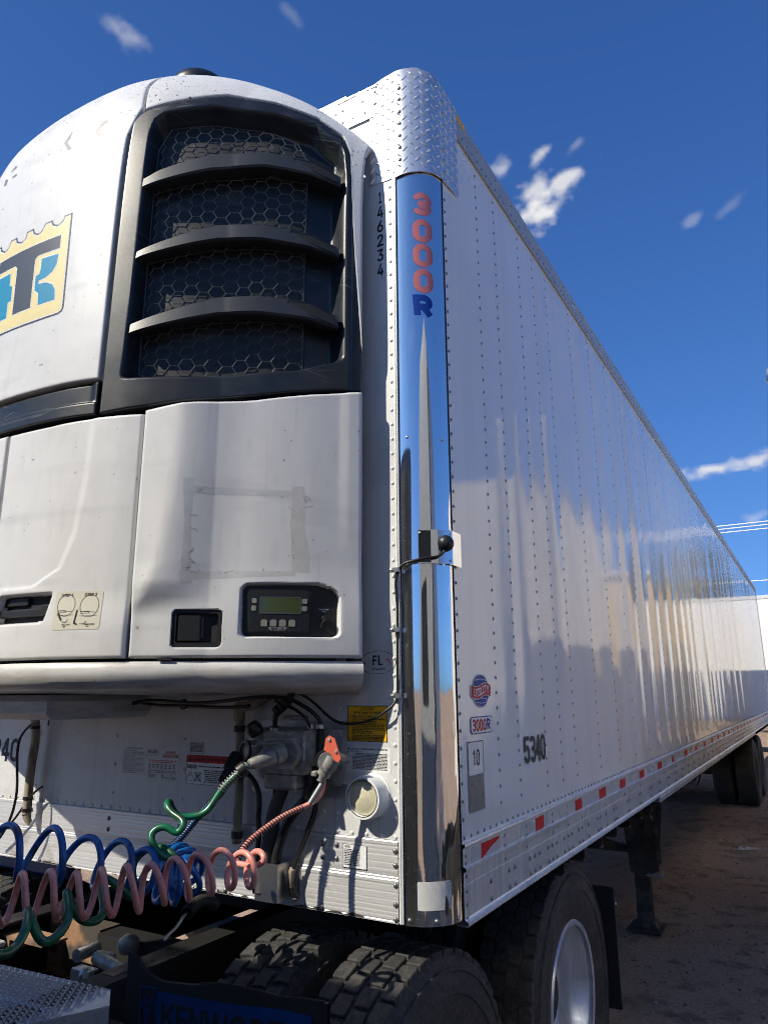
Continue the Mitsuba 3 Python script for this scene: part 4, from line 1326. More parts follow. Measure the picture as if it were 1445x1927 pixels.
# step decal, handles
DC = uflat(rounded(-.964, 1.9965, -.8145, 2.1105, .008), .0008, 'decal', 'step_decal', RU, disp=mid_disp, e=.01, label='yellowed STEP 1 STEP 2 decal with two small drawings')
cr = lambda x, z, s: [affinity.scale(Point(x, z + .012 * s).buffer(.030 * s, 14), 1, 1.15).exterior.buffer(.0006), LineString([(x - .028 * s, z - .004), (x + .026 * s, z - .008)]).buffer(.0006), LineString([(x - .028 * s, z - .018), (x + .028 * s, z - .018)]).buffer(.0006),
                          sbox(x - .024 * s, z - .010, x + .002, z - .004).exterior.buffer(.0006)]
art = cr(-.926, 2.058, .95) + cr(-.852, 2.054, .95) + [LineString([(-.948, 2.046), (-.936, 2.026)]).buffer(.003), LineString([(-.888, 2.052), (-.892, 2.016), (-.885, 2.012)]).buffer(.0028), LineString([(-.930, 2.020), (-.920, 2.018), (-.914, 2.026)]).buffer(.001), LineString([(-.872, 2.014), (-.862, 2.012), (-.856, 2.020)]).buffer(.001)]
items = [tx('STEP 1', -.926, 2.0955, .0078, .038, 'c', True), tx('STEP 2', -.852, 2.0955, .0078, .038, 'c', True), tx('PULL OUT', -.917, 2.0095, .0042, .026, 'c'), tx('90°', -.922, 2.0035, .0042, .008, 'c'), tx('TURN DOWN', -.846, 2.0095, .0042, .034, 'c'), tx('90°', -.850, 2.0035, .0042, .008, 'c')]
put('lettering', umap(subdiv(cat_(*items, *[extr(a, .0004) for a in art if not a.is_empty]), .01), .0016, mid_disp), 'ink', DC)
HL = put('pull_handle', umap(subdiv(cat_(box(-1.215, -1.02, 2.044, 2.066, -.028, -.012, .003), box(-1.03, -.998, 2.046, 2.078, -.030, -.010, .004), box(-1.215, -1.10, 2.078, 2.104, -.040, -.022, .003)), .02)), 'matteblack', RU, smooth=30, label='black pull handle in the slanted pocket')
put('handle_end', umap(box(-1.055, -1.03, 2.022, 2.030, -.034, -.028)), 'white', HL)
LT = put('door_latch', umap(subdiv(extr(rounded(-.632, 1.943, -.515, 2.051, .012).difference(rounded(-.622, 1.956, -.525, 2.041, .006)), .010), .03), -.0080), 'matteblack', RU, smooth=30, label='black paddle latch of the right hand door')
put('paddle', umap(subdiv(box(-.618, -.566, 1.960, 2.036, -.014, .001, .003), .02)), 'matteblack', LT, smooth=30)
put('paddle_edge', umap(subdiv(box(-.566, -.560, 1.968, 2.030, -.013, -.003, .001), .03)), 'rubber', LT)
put('latch_dish', umap(subdiv(extr(rounded(-.625, 1.953, -.522, 2.044, .006), .001), .02), -.0150), 'dark', LT)

# control panel
CPN = thing_part = put('control_panel', umap(subdiv(extr(Polygon([(-.470, 1.975), (-.466, 1.972), (-.262, 1.972), (-.255, 1.979), (-.2545, 2.100), (-.270, 2.120), (-.303, 2.130), (-.36, 2.129), (-.462, 2.126), (-.470, 2.118)]), .004), .02), -.0200), 'matteblack', RU, label='black control panel with a green display in the door pocket')
dev = rounded(-.4635, 1.980, -.3105, 2.1205, .016)
layers = [(dev, .0, .006), (dev.buffer(-.003), .006, .010), (dev.buffer(-.008), .010, .013)]
put('control_display', umap(subdiv(cat_(*[(lambda m: (m.apply_translation([0, 0, a]), m)[1])(extr(pg, b - a)) for pg, a, b in layers]), .02), -.0155), 'matteblack', CPN, smooth=20)
o_ = -.0024
put('face', umap(subdiv(extr(rounded(-.448, 1.990, -.324, 2.094, .008), .0006), .02), o_), 'ink', CPN)
put('screen_frame', umap(subdiv(extr(sbox(-.4285, 2.0405, -.3345, 2.0915).difference(sbox(-.4255, 2.0445, -.3375, 2.0885)), .0014), .02), o_ + .0006), 'slate', CPN)
put('screen', umap(subdiv(extr(sbox(-.4255, 2.0445, -.3375, 2.0885), .0005), .02), o_ + .0008), 'lcd', CPN)
for x, z in ((-.4405, 2.079), (-.4415, 2.057), (-.3230 - .005, 2.079), (-.3235 - .005, 2.057)):
    put('key', umap(extr(rounded(x - .0055, z - .0075, x + .0055, z + .0075, .003), .0016), o_ + .0007), 'key', CPN)
for k in range(4):
    x = -.4165 + k * .0205
    put('key', umap(extr(Polygon([(x - .0070, 2.0040), (x + .0070, 2.0040), (x + .0075, 2.0200), (x + .0035, 2.0240), (x - .0035, 2.0240), (x - .0075, 2.0200)]), .0016), o_ + .0007), 'key', CPN)
put('maker_badge', umap(subdiv(extr(Polygon([(-.408, 2.0015), (-.364, 2.0015), (-.370, 1.9925), (-.402, 1.9925)]), .0006), .02), o_ + .0008), 'inkgrey', CPN)
put('lettering', umap(cat_(tx('SR-4', -.386, 1.9943, .0055, .028, 'c', True)), o_ + .0016), 'ink', CPN)
put('embossing', umap(subdiv(tx('THERMO KING', -.382, 2.0985, .0062, .062, 'c', True), .02), o_ - .0012), 'slate', CPN)
put('lettering', umap(cat_(tx('Flash drive', -.2860, 2.0560, .0045, .021, 'c'), tx('Only', -.2860, 2.0500, .0045, .008, 'c')), -.0155), 'white', CPN)
nn = unrm(-.286, 2.03)
put('port_cap', lathe([(0, .0), (0, .0105), (.012, .0105), (.016, .008), (.016, 0)], upt(-.2845, 2.0285, -.016), nn, 20), 'rubber', CPN, smooth=40)
put('port_strap', tube([upt(-.2845, 2.0285, -.002), upt(-.290, 2.016, -.004), upt(-.293, 2.004, -.012)], .0028, 6, 10), 'rubber', CPN)

# remains of tape round a removed notice
for k, pg in enumerate(([(-.623, 2.447), (-.596, 2.4455), (-.599, 2.30), (-.594, 2.18), (-.590, 2.128), (-.617, 2.126), (-.614, 2.30)], [(-.596, 2.423), (-.333, 2.419), (-.334, 2.400), (-.598, 2.399)],
                        [(-.362, 2.434), (-.334, 2.434), (-.331, 2.30), (-.319, 2.22), (-.3185, 2.165), (-.358, 2.165), (-.360, 2.22), (-.363, 2.30)], [(-.621, 2.163), (-.352, 2.169), (-.350, 2.155), (-.618, 2.138)])):
    uflat(Polygon(pg).buffer(0), .00030 + .00015 * (k % 2), 'oldtape', 'tape_strip', RU, .0001, .008, disp=door_disp, label='yellowed tape strip left from a removed notice' if k == 0 else None)
q = np.random.default_rng(9)
ms = []
for x0, z0, x1, z1, n_ in ((-.598, 2.40, -.594, 2.17, 5), (-.590, 2.164, -.37, 2.167, 6), (-.362, 2.39, -.357, 2.17, 5), (-.617, 2.195, -.585, 2.15, 5), (-.34, 2.43, -.325, 2.36, 4), (-.59, 2.405, -.55, 2.43, 3)):
    for _ in range(n_):
        t = q.random()
        x, z = x0 + (x1 - x0) * t + q.normal(0, .003), z0 + (z1 - z0) * t + q.normal(0, .003)
        a = q.uniform(0, 3.14)
        L = q.uniform(.002, .011)
        ms.append(extr(LineString([(x - L * math.cos(a), z - L * math.sin(a)), (x + L * .3, z + .001), (x + L * math.cos(a), z + L * math.sin(a))]).buffer(.0004), .0003))
put('torn_paper', umap(cat_(*ms), .0007, door_disp), 'inkgrey', RU, kind='stuff')

# ------------------------------------------------------------------ fittings on the front wall
NP = put('connector_plate', cat_(box(-.684, -.3125, -.032, -.030, 1.541, 1.702), box(-.684, -.3125, -.030, -.004, 1.7005, 1.7030), box(-.684, -.3125, -.0075, -.0055, 1.703, 1.727), box(-.684, -.3125, -.030, -.004, 1.540, 1.5425), box(-.684, -.3125, -.0075, -.0055, 1.502, 1.540)), 'galv', TR, label='galvanised plate carrying the air and power couplings')
for x, z in ((-.666, 1.7155), (-.322, 1.7165), (-.321, 1.517), (-.671, 1.514)):
    put('bolt', trimesh.util.concatenate([lathe([(0, .009), (.004, .009), (.004, 0)], [x, -.0078, z], [0, -1, 0], 6), lathe([(0, .012), (.0015, .012), (.0015, 0)], [x, -.0076, z], [0, -1, 0], 18)]), 'bolt', NP)


def octo(x0, x1, z0, z1, c):
    return [(x0 + c, z0), (x1 - c, z0), (x1, z0 + c), (x1, z1 - c), (x1 - c, z1), (x0 + c, z1), (x0, z1 - c), (x0, z0 + c)]


def loft(p0, y0, p1, y1):
    v = np.array([(x, y0, z) for x, z in p0] + [(x, y1, z) for x, z in p1])
    return trimesh.PointCloud(v).convex_hull


NB = put('socket_box', cat_(loft([(-.553, 1.57), (-.392, 1.57), (-.386, 1.58), (-.386, 1.70), (-.394, 1.708), (-.548, 1.708), (-.556, 1.70), (-.556, 1.58)], -.034, [(-.545, 1.575), (-.402, 1.575), (-.395, 1.585), (-.395, 1.690), (-.402, 1.698), (-.542, 1.698), (-.548, 1.69), (-.548, 1.585)], -.120),
                          box(-.548, -.425, -.118, -.034, 1.528, 1.578, .008)), 'cast', TR, label='grey cast socket box on the connector plate')
hexp = [(-.520, 1.588), (-.424, 1.588), (-.395, 1.622), (-.395, 1.650), (-.420, 1.684), (-.512, 1.684), (-.535, 1.662), (-.535, 1.610)]
put('socket_cover', cat_(loft(hexp, -.119, [((x + .465) * .93 - .465, (z - 1.636) * .93 + 1.636) for x, z in hexp], -.142)), 'cast', NB)
put('cover_rim', onto(cat_(extr(Polygon(hexp).buffer(.004).difference(Polygon(hexp).buffer(-.003)), .006)), FRONT, (0, -.118, 0)), 'cast', NB)
for x, z in ((-.413, 1.688), (-.418, 1.634), (-.404, 1.592)):
    put('bolt', lathe([(0, .0065), (.005, .006), (.006, 0)], [x, -.119 if z != 1.634 else -.141, z], [0, -1, 0], 10), 'cast', NB)
put('torn_label', onto(extr(Polygon([(-.404, 1.615), (-.388, 1.617), (-.388, 1.672), (-.394, 1.668), (-.402, 1.648)]), .0008), FRONT, (0, -.1205, 0)), 'white', NB)
put('hinge_lid', cat_(box(-.515, -.462, -.192, -.142, 1.664, 1.671, .002), tube([(-.512, -.190, 1.664), (-.523, -.196, 1.658), (-.529, -.196, 1.660)], .004, 8, 8)), 'cast', NB)
# seven way plug with the green electrical coil
PL = thing('power_cable', 'green coiled power cable plugged into the grey socket box', 'cable', 'coiled lines between truck and trailer')
pa, pb = np.array([-.455, -.138, 1.640]), np.array([-.505, -.235, 1.610])
pd = (pb - pa) / np.linalg.norm(pb - pa)
put('plug', lathe([(0, 0), (0, .031), (.030, .031), (.034, .026), (.070, .025), (.095, .018), (.112, .014), (.112, 0)], pa, pd, 24), 'cast', PL, smooth=40)
gre = [pb.tolist(), [-.537, -.267, 1.574], [-.569, -.294, 1.525], [-.587, -.315, 1.488], [-.627, -.345, 1.474], [-.662, -.366, 1.487], [-.684, -.366, 1.512], [-.676, -.380, 1.512], [-.638, -.392, 1.488], [-.592, -.398, 1.460], [-.600, -.405, 1.446], [-.632, -.425, 1.458], [-.657, -.447, 1.443], [-.638, -.455, 1.414], [-.605, -.444, 1.389],
       [-.590, -.425, 1.382], [-.625, -.410, 1.394], [-.675, -.425, 1.403], [-.690, -.470, 1.375], [-.650, -.500, 1.325], [-.617, -.525, 1.308], [-.615, -.552, 1.318], [-.612, -.592, 1.350], [-.640, -.612, 1.366], [-.596, -.645, 1.328], [-.567, -.680, 1.299], [-.570, -.716, 1.305], [-.585, -.740, 1.338], [-.605, -.742, 1.364], [-.560, -.770, 1.345], [-.536, -.804, 1.308],
       [-.545, -.830, 1.295], [-.556, -.853, 1.322], [-.580, -.855, 1.354], [-.530, -.893, 1.346], [-.508, -.930, 1.317], [-.494, -.975, 1.318], [-.50, -1.03, 1.36], [-.55, -1.07, 1.39], [-.52, -1.12, 1.36]]
put('cord', tube(gre, .0098, 12, 420), 'green', PL, smooth=True)
sg = spline(gre, 420)
put('spring_guard', coil(sg[:26:3], .0122, .0022, 12, 6, 14), 'cast', PL, smooth=True)
put('collar', tube(sg[3:9], .0215, 14), 'rubber', PL, smooth=40)

# service coupling on the left with the blue coil
BH = thing('service_air_hose', 'blue coiled air hose bunched up below the left coupling', 'hose', 'coiled lines between truck and trailer')
LH = put('service_coupling', cat_(lathe([(0, .0), (0, .030), (.014, .034), (.030, .032), (.036, .020), (.036, 0)], [-.604, -.085, 1.634], [-.35, -.93, .08], 24), box(-.612, -.570, -.10, -.034, 1.640, 1.705, .012)), 'cast', TR, smooth=30, label='dark service air coupling left of the socket box')
put('rubber_cover', cat_(lathe([(0, 0), (0, .022), (.02, .026), (.04, .018), (.045, 0)], [-.580, -.11, 1.688], [-.3, -.5, .8], 16), lathe([(0, .036), (.008, .036), (.008, .028)], [-.618, -.118, 1.634], [-.35, -.93, .08], 20)), 'rubber', LH, smooth=40)
put('coupling_head', cat_(lathe([(0, 0), (0, .022), (.05, .020), (.06, .013), (.10, .012), (.10, 0)], [-.632, -.145, 1.622], [.10, -.55, -.45], 18)), 'rubber', BH, smooth=40)
lead = [[-.625, -.178, 1.590], [-.600, -.215, 1.560], [-.640, -.222, 1.508], [-.680, -.232, 1.470], [-.716, -.268, 1.408], [-.730, -.315, 1.372]]
put('lead', tube(lead, .0085, 10, 60), 'blue', BH, smooth=True)
put('spring_guard', coil(lead, .0105, .0019, 46, 5, 12), 'rubber', BH, smooth=True)
ax = np.array([[-.700, -.330, 1.352], [-.645, -.345, 1.345], [-.600, -.372, 1.322], [-.617, -.416, 1.325], [-.635, -.469, 1.349], [-.651, -.520, 1.371], [-.671, -.573, 1.388], [-.693, -.638, 1.405], [-.713, -.703, 1.426], [-.747, -.763, 1.443], [-.768, -.815, 1.454], [-.79, -.882, 1.476], [-.82, -.96, 1.50]])
axs = spline(ax, 900)
dl = np.r_[0, np.cumsum(np.linalg.norm(np.diff(axs, axis=0), axis=1))]
pitch = np.interp(dl, [0, .10, .17, .30, .45, dl[-1]], [.034, .030, .036, .075, .098, .104])
th = -np.cumsum(np.gradient(dl) / pitch) * 2 * np.pi + 1.9
tn, A_, B_ = frame_along(axs)
Rr = np.interp(dl, [0, .03, .1, .3, dl[-1]], [.03, .046, .050, .056, .058]) * (1 + .06 * np.sin(th * .37) + .05 * np.sin(th * .21 + 1))
ref = np.cross(tn, [0, 0, 1.0])
ref /= np.linalg.norm(ref, axis=1, keepdims=True)
up_ = np.cross(ref, tn)
hx = axs + Rr[:, None] * (np.cos(th)[:, None] * ref + np.sin(th)[:, None] * up_)
hx = np.vstack([[lead[-1]], hx])
put('coil', tube(hx, .0086, 12, 1000), 'blue', BH, smooth=True)

# emergency coupling on the right with the faded red coil
EH = put('emergency_coupling', cat_(lathe([(0, 0), (0, .026), (.016, .030), (.032, .028), (.040, .016), (.040, 0)], [-.318, -.075, 1.612], [-.5, -.85, 0], 24), box(-.325, -.275, -.10, -.034, 1.606, 1.640, .010)), 'cast', TR, smooth=30, label='grey emergency air coupling with a red handle plate')
put('handle_plate', onto(extr(Polygon([(-.306, 1.650), (-.300, 1.684), (-.288, 1.692), (-.268, 1.683), (-.246, 1.630), (-.255, 1.618), (-.270, 1.624), (-.280, 1.640)]).buffer(-.002).buffer(.002), .004), FRONT, (0, -.135, 0)), 'handle', EH, label='chipped red handle plate')
for x, z in ((-.286, 1.680), (-.262, 1.648)):
    put('screw', lathe([(0, .006), (.004, .005), (.005, 0)], [x, -.139, z], [0, -1, 0], 12), 'cast', EH)
PH_ = thing('emergency_air_hose', 'faded red coiled air hose hanging from the right coupling', 'hose', 'coiled lines between truck and trailer')
put('coupling_head', cat_(lathe([(0, 0), (0, .024), (.03, .027), (.045, .020), (.060, .020), (.062, .013), (.078, .013), (.078, 0)], [-.288, -.118, 1.632], [-.36, -.12, -.70], 18), lathe([(-.012, 0), (-.012, .026), (.012, .026), (.012, 0)], [-.300, -.132, 1.618], [.55, -.83, 0], 20), box(-.345, -.325, -.15, -.11, 1.576, 1.592, .004)), 'cast', PH_, smooth=35)
put('rubber_seal', lathe([(-.012, .020), (-.012, .029), (-.004, .029), (-.004, .020)], [-.318, -.118, 1.620], [.55, -.83, 0], 20), 'rubber', PH_, smooth=40)
put('ferrule', rod([-.3235, -.119, 1.556], [-.351, -.138, 1.502], .0095, 16), 'steel', PH_, smooth=40)
lead = np.array([[-.320, -.118, 1.566], [-.351, -.138, 1.502], [-.372, -.158, 1.490], [-.398, -.190, 1.475], [-.430, -.243, 1.444], [-.450, -.300, 1.408], [-.448, -.340, 1.370]])
put('lead', tube(lead, .0078, 10, 80), 'pink', PH_, smooth=True)
put('spring_guard', coil(spline(lead, 80)[22:], .0096, .0014, 30, 5, 12), 'rubber', PH_, smooth=True)
ax = np.array([[-.350, -.345, 1.372], [-.370, -.395, 1.373], [-.385, -.439, 1.379], [-.433, -.538, 1.376], [-.498, -.643, 1.366], [-.583, -.740, 1.363], [-.650, -.829, 1.368], [-.703, -.895, 1.368], [-.742, -.954, 1.371], [-.80, -1.05, 1.38]])
axs = spline(ax, 700)
dl = np.r_[0, np.cumsum(np.linalg.norm(np.diff(axs, axis=0), axis=1))]
pitch = np.interp(dl, [0, .05, .12, .3, dl[-1]], [.040, .055, .058, .057, .057])
th = -np.cumsum(np.gradient(dl) / pitch) * 2 * np.pi + 3.6
tn = np.gradient(axs, axis=0)
tn /= np.linalg.norm(tn, axis=1, keepdims=True)
ref = np.cross(tn, [0, 0, 1.0])
ref /= np.linalg.norm(ref, axis=1, keepdims=True)
up_ = np.cross(ref, tn)
Rr = np.interp(dl, [0, .06, .2, dl[-1]], [.038, .043, .048, .0505]) * (1 + .05 * np.sin(th * .29) + .03 * np.sin(th * .57 + 2))
hx = axs + Rr[:, None] * (np.cos(th)[:, None] * ref + np.sin(th)[:, None] * up_)
put('coil', tube(np.vstack([[[-.448, -.340, 1.370]], hx[10:]]), .0077, 12, 800), 'pink', PH_, smooth=True)

# round socket cup
put('round_cup', lathe([(0, .0655), (.003, .0655), (.004, .061), (.052, .0595), (.056, .058), (.056, .050), (.030, .0485), (.028, 0)], [-.226, -.0002, 1.5135], [0, -1, 0], 44), 'white', TR, smooth=35, label='round white cup with a cloudy yellowed lens on the front wall')
put('cup_lens', lathe([(.040, .0490), (.047, .047), (.055, .030), (.058, 0)], [-.226, -.0002, 1.5135], [0, -1, 0], 40), 'lens', TR, smooth=40)
put('cup_gasket', lathe([(.0562, .0525), (.0572, .0520), (.0572, .0505), (.0562, .0500)], [-.226, -.0002, 1.5135], [0, -1, 0], 44), 'rubber', TR, smooth=40)

# conduits, cables, drain hoses
def cable(name, label, pts, r, m='rubber', cat='cable', group=None, n=80, sides=10):
    k = thing(name, label, cat, group)
    put('run', tube(pts, r, sides, n), m, k, smooth=True)
    return k


def clip(parent, at, r=.011):
    put('clip', cat_(box(at[0] - .022, at[0] + r, at[1] - .008, at[1] + .004, at[2] - .007, at[2] + .007, .002), lathe([(-.007, r - .003), (-.007, r), (.007, r), (.007, r - .003)], at, [0, 0, 1], 16), lathe([(0, .006), (.004, .005), (.005, 0)], [at[0] - .015, at[1] - .008, at[2]], [0, -1, 0], 10)), 'steel', parent, smooth=30)


k = cable('lamp_cable', 'thin black cable looping past the CAUTION sticker and up the corner post', [[-.455, -.07, 1.812], [-.420, -.04, 1.786], [-.376, -.032, 1.750], [-.337, -.030, 1.727], [-.299, -.03, 1.720], [-.250, -.03, 1.724], [-.205, -.03, 1.735], [-.155, -.03, 1.762], [-.130, -.018, 1.790], [-.127, -.014, 1.815], [-.126, -.014, 1.90], [-.1255, -.013, 2.0], [-.127, -.014, 2.10], [-.124, -.013, 2.175], [-.110, -.012, 2.196], [-.060, -.002, 2.212], [-.035, .012, 2.218], [-.006, .040, 2.225], [.008, .055, 2.245]], .0042, n=160)
for z in (1.803, 1.999, 2.184):
    clip(k, [-.126, -.014, z])
cable('wire_loop', 'black cable arching over the socket box into the right conduit', [[-.52, -.10, 1.80], [-.463, -.085, 1.790], [-.419, -.075, 1.768], [-.382, -.06, 1.735], [-.377, -.05, 1.70]], .0065, group='cables arching over the socket box')
cable('wire_loop', 'thinner black cable arching over the socket box into the left conduit', [[-.53, -.09, 1.79], [-.491, -.085, 1.776], [-.438, -.08, 1.752], [-.412, -.07, 1.722], [-.413, -.06, 1.70]], .0048, group='cables arching over the socket box')
for x, lbl in ((-.413, 'left corrugated black conduit beside the socket box'), (-.379, 'right corrugated black conduit beside the red handle')):
    k = thing('conduit', lbl, 'conduit', 'corrugated conduits beside the socket box')
    zz_ = np.arange(1.50, 1.705, .0016)
    put('pipe', tube(np.stack([np.full(len(zz_), x), -.055 - .03 * np.clip((1.56 - zz_) / .06, 0, 1), zz_], 1), .0105 + .0012 * np.sin(np.arange(len(zz_)) * 1.9), 12), 'rubber', k, smooth=True)
    put('ring', lathe([(-.006, .011), (-.006, .0135), (.006, .0135), (.006, .011)], [x, -.055, 1.712], [0, 0, 1], 16), 'steel', k, smooth=30)
k = thing('cable_bundle', 'taped black cable bundle coming down from the tray behind the socket box', 'cable')
q = np.random.default_rng(2)
for i in range(6):
    o = q.normal(0, .007, 3)
    put('strand', tube(np.array([[-.432, -.13, 1.90], [-.434, -.125, 1.845], [-.437, -.12, 1.813], [-.469, -.115, 1.783], [-.505, -.11, 1.752], [-.519, -.10, 1.711], [-.528, -.09, 1.668]]) + o * [[.8], [1], [1], [1], [.8], [.6], [.3]], .0050, 8, 40), 'rubber', k, smooth=True)
put('tape_wrap', cat_(*[tube([[-.460 - .016 * j, -.116, 1.790 - .012 * j], [-.472 - .016 * j, -.115, 1.781 - .012 * j]], .0165, 12) for j in range(3)]), 'rubber', k, smooth=40)
put('clamp_ring', lathe([(-.005, .014), (-.005, .0175), (.005, .0175), (.005, .014)], [-.521, -.098, 1.706], [.15, -.1, 1], 16), 'steel', k, smooth=30)
cable('sagging_cable', 'upper black cable sagging under the tray along the front wall', [[-.47, -.15, 1.80], [-.559, -.16, 1.800], [-.72, -.16, 1.786], [-.857, -.16, 1.784], [-1.031, -.16, 1.790], [-1.167, -.16, 1.769], [-1.358, -.16, 1.738], [-1.546, -.16, 1.731], [-1.627, -.16, 1.752], [-1.722, -.16, 1.805]], .0062, group='cables sagging under the tray')
cable('sagging_cable', 'lower black cable sagging under the tray along the front wall', [[-.60, -.13, 1.775], [-.667, -.13, 1.770], [-.878, -.13, 1.773], [-1.063, -.13, 1.780], [-1.215, -.13, 1.797], [-1.349, -.13, 1.762], [-1.557, -.13, 1.742], [-1.66, -.14, 1.78]], .0058, group='cables sagging under the tray')
k = thing('cable_tie', 'black cable ties gripping the sagging cables at the left', 'cable tie')
put('strap', cat_(*[lathe([(-.004, .014), (-.004, .017), (.004, .017), (.004, .014)], c, [1, 0, .1], 14) for c in ([-1.546, -.146, 1.737], [-.872, -.146, 1.779], [-1.215, -.146, 1.785])], box(-1.548, -1.544, -.165, -.160, 1.70, 1.73)), 'rubber', k)
k = cable('left_cable', 'thin black cable running down beside the left drain hose', [[-1.560, -.14, 1.735], [-1.65, -.13, 1.722], [-1.72, -.12, 1.693], [-1.768, -.12, 1.650], [-1.776, -.12, 1.575], [-1.755, -.12, 1.46], [-1.760, -.12, 1.40], [-1.79, -.12, 1.326], [-1.827, -.12, 1.28], [-1.9, -.13, 1.2]], .0050)
k = cable('thin_lead', 'short black lead dropping to the left edge of the picture', [[-1.70, -.05, 1.463], [-1.783, -.05, 1.407], [-1.842, -.05, 1.345], [-1.904, -.05, 1.293], [-1.98, -.05, 1.24]], .0045)
k = cable('drain_hose', 'tan drain hose down the left of the front wall', [[-1.862, -.10, 1.83], [-1.855, -.07, 1.80], [-1.800, -.06, 1.752], [-1.781, -.05, 1.69], [-1.788, -.045, 1.556], [-1.789, -.045, 1.419], [-1.787, -.045, 1.352]], .017, 'tan', 'hose', n=70, sides=14)
put('split_end', tube([[-1.787, -.045, 1.356], [-1.778, -.045, 1.335], [-1.765, -.046, 1.318]], [.017, .013, .004], 10), 'tan', k)
for c in ([-1.781, -.052, 1.685], [-1.789, -.045, 1.416], [-1.789, -.045, 1.372]):
    put('tie', lathe([(-.006, .0168), (-.006, .0195), (.006, .0195), (.006, .0168)], c, [0, 0, 1], 14), 'rubber', k)
k = thing('drain_hose', 'tan drain hose from the tray down left of the socket box', 'hose')
put('upper_run', tube([[-.535, -.10, 1.86], [-.553, -.065, 1.838], [-.572, -.055, 1.818], [-.602, -.05, 1.799], [-.661, -.048, 1.776], [-.716, -.045, 1.768]], .0165, 14, 50), 'tan', k, smooth=True)
put('elbow', cat_(trimesh.creation.icosphere(2, .0205).apply_translation([-.7175, -.045, 1.766]), tube([[-.7175, -.045, 1.766], [-.7185, -.042, 1.725]], .0195, 14)), 'tan', k, smooth=True)
put('lower_run', tube([[-.7185, -.042, 1.75], [-.7195, -.030, 1.62], [-.7200, -.028, 1.41], [-.7200, -.028, 1.343]], .0145, 14, 40), 'tan', k, smooth=True)
put('clamp', cat_(box(-.748, -.736, -.012, -.002, 1.688, 1.712, .002), lathe([(-.010, .016), (-.010, .0185), (.010, .0185), (.010, .016)], [-.7187, -.038, 1.699], [0, 0, 1], 16), box(-.745, -.732, -.03, -.002, 1.358, 1.380, .002), lathe([(-.011, .015), (-.011, .0175), (.011, .0175), (.011, .015)], [-.7200, -.028, 1.369], [0, 0, 1], 16)), 'grime', k, smooth=30)
cable('hanging_cable', 'wavy black cable hanging from the left coupling', [[-.61, -.09, 1.62], [-.650, -.08, 1.585], [-.663, -.065, 1.572], [-.640, -.06, 1.548], [-.618, -.06, 1.522], [-.606, -.06, 1.477], [-.608, -.06, 1.434], [-.604, -.06, 1.40], [-.606, -.065, 1.32], [-.60, -.07, 1.22]], .0088)
k = cable('hanging_cable', 'grey sleeved cable falling from under the socket box', [[-.500, -.07, 1.54], [-.520, -.065, 1.505], [-.540, -.06, 1.47], [-.556, -.06, 1.41], [-.572, -.06, 1.31], [-.58, -.065, 1.22]], .021, 'greysock', group=None, sides=14)
cable('hanging_cable', 'black cable falling to the left of the grey sleeved one', [[-.528, -.08, 1.55], [-.533, -.07, 1.50], [-.537, -.055, 1.45], [-.556, -.04, 1.35], [-.58, -.05, 1.24]], .0085)
cable('hanging_cable', 'thick black cable curving down behind the red hose', [[-.400, -.07, 1.60], [-.404, -.065, 1.56], [-.410, -.06, 1.527], [-.440, -.06, 1.485], [-.476, -.06, 1.449], [-.514, -.06, 1.385], [-.535, -.06, 1.31], [-.545, -.065, 1.22]], .0145, sides=14)
k = thing('twin_lead', 'pair of thin black leads ending in a yellowed sleeve', 'cable')
for i, o in enumerate((0, .011)):
    put('lead', tube([[-.402 + o, -.055, 1.50], [-.405 + o, -.045, 1.481], [-.427 + o, -.04, 1.425], [-.455 + o * .8, -.04, 1.363], [-.483 + o * .4, -.04, 1.296]], .0042, 8, 40), 'rubber', k, smooth=True)
put('sleeve', tube([[-.483, -.04, 1.296], [-.487, -.04, 1.285], [-.491, -.038, 1.246], [-.488, -.034, 1.232]], .0095, 12, 16), 'tan', k, smooth=True)
put('tape_end', cat_(tube([[-.490, -.036, 1.244], [-.486, -.032, 1.226], [-.476, -.028, 1.214]], [.0115, .012, .008], 10), box(-.486, -.468, -.04, -.02, 1.205, 1.214, .003)), 'rubber', k)
put('step_bracket', cat_(box(-.594, -.508, -.082, -.079, 1.204, 1.311), box(-.594, -.591, -.082, -.008, 1.204, 1.311), box(-.511, -.508, -.082, -.008, 1.204, 1.311), box(-.508, -.480, -.0095, -.0065, 1.204, 1.311)), 'steel', TR, label='open steel box bracket on the lower sill')
for z in (1.30, 1.213):
    put('bolt', lathe([(0, .006), (.005, .005), (.006, 0)], [-.492, -.0096, z], [0, -1, 0], 10), 'bolt', TR)

# ------------------------------------------------------------------ the truck under the trailer
TK = thing('semi_truck', 'dark truck chassis with dual drive tyres and grip deck plate under the trailer nose', 'truck')
for x in (-.87, -1.73):
    s = 1 if x > -1.3 else -1
    put('frame_rail', cat_(box(x - .004, x + .004, -2.6, 2.4, .76, 1.02), box(x - s * .09, x - s * .004, -2.6, 2.4, 1.012, 1.02), box(x - s * .09, x - s * .004, -2.6, 2.4, .76, .768)), 'chassis', TK)
put('crossmember', cat_(box(-1.68, -1.40, .03, .12, .972, .980), box(-1.68, -1.40, .03, .038, .80, .972)), 'rusty', TK, label='rusty crossmember end under the coiled hoses')
put('crossmember', cat_(box(-1.399, -.875, .02, .12, .965, .973), box(-1.399, -.875, .02, .028, .80, .965)), 'chassis', TK)
put('crossmember', cat_(box(-1.725, -.875, 1.30, 1.46, .93, .945), box(-1.725, -.875, 1.36, 1.38, .70, .93)), 'chassis', TK)
put('gusset', cat_(loft([(-1.00, .86), (-.88, .80), (-.88, .985), (-1.02, .985)], -.015, [(-.98, .88), (-.88, .82), (-.88, .98), (-1.0, .98)], .16)), 'chassis', TK)
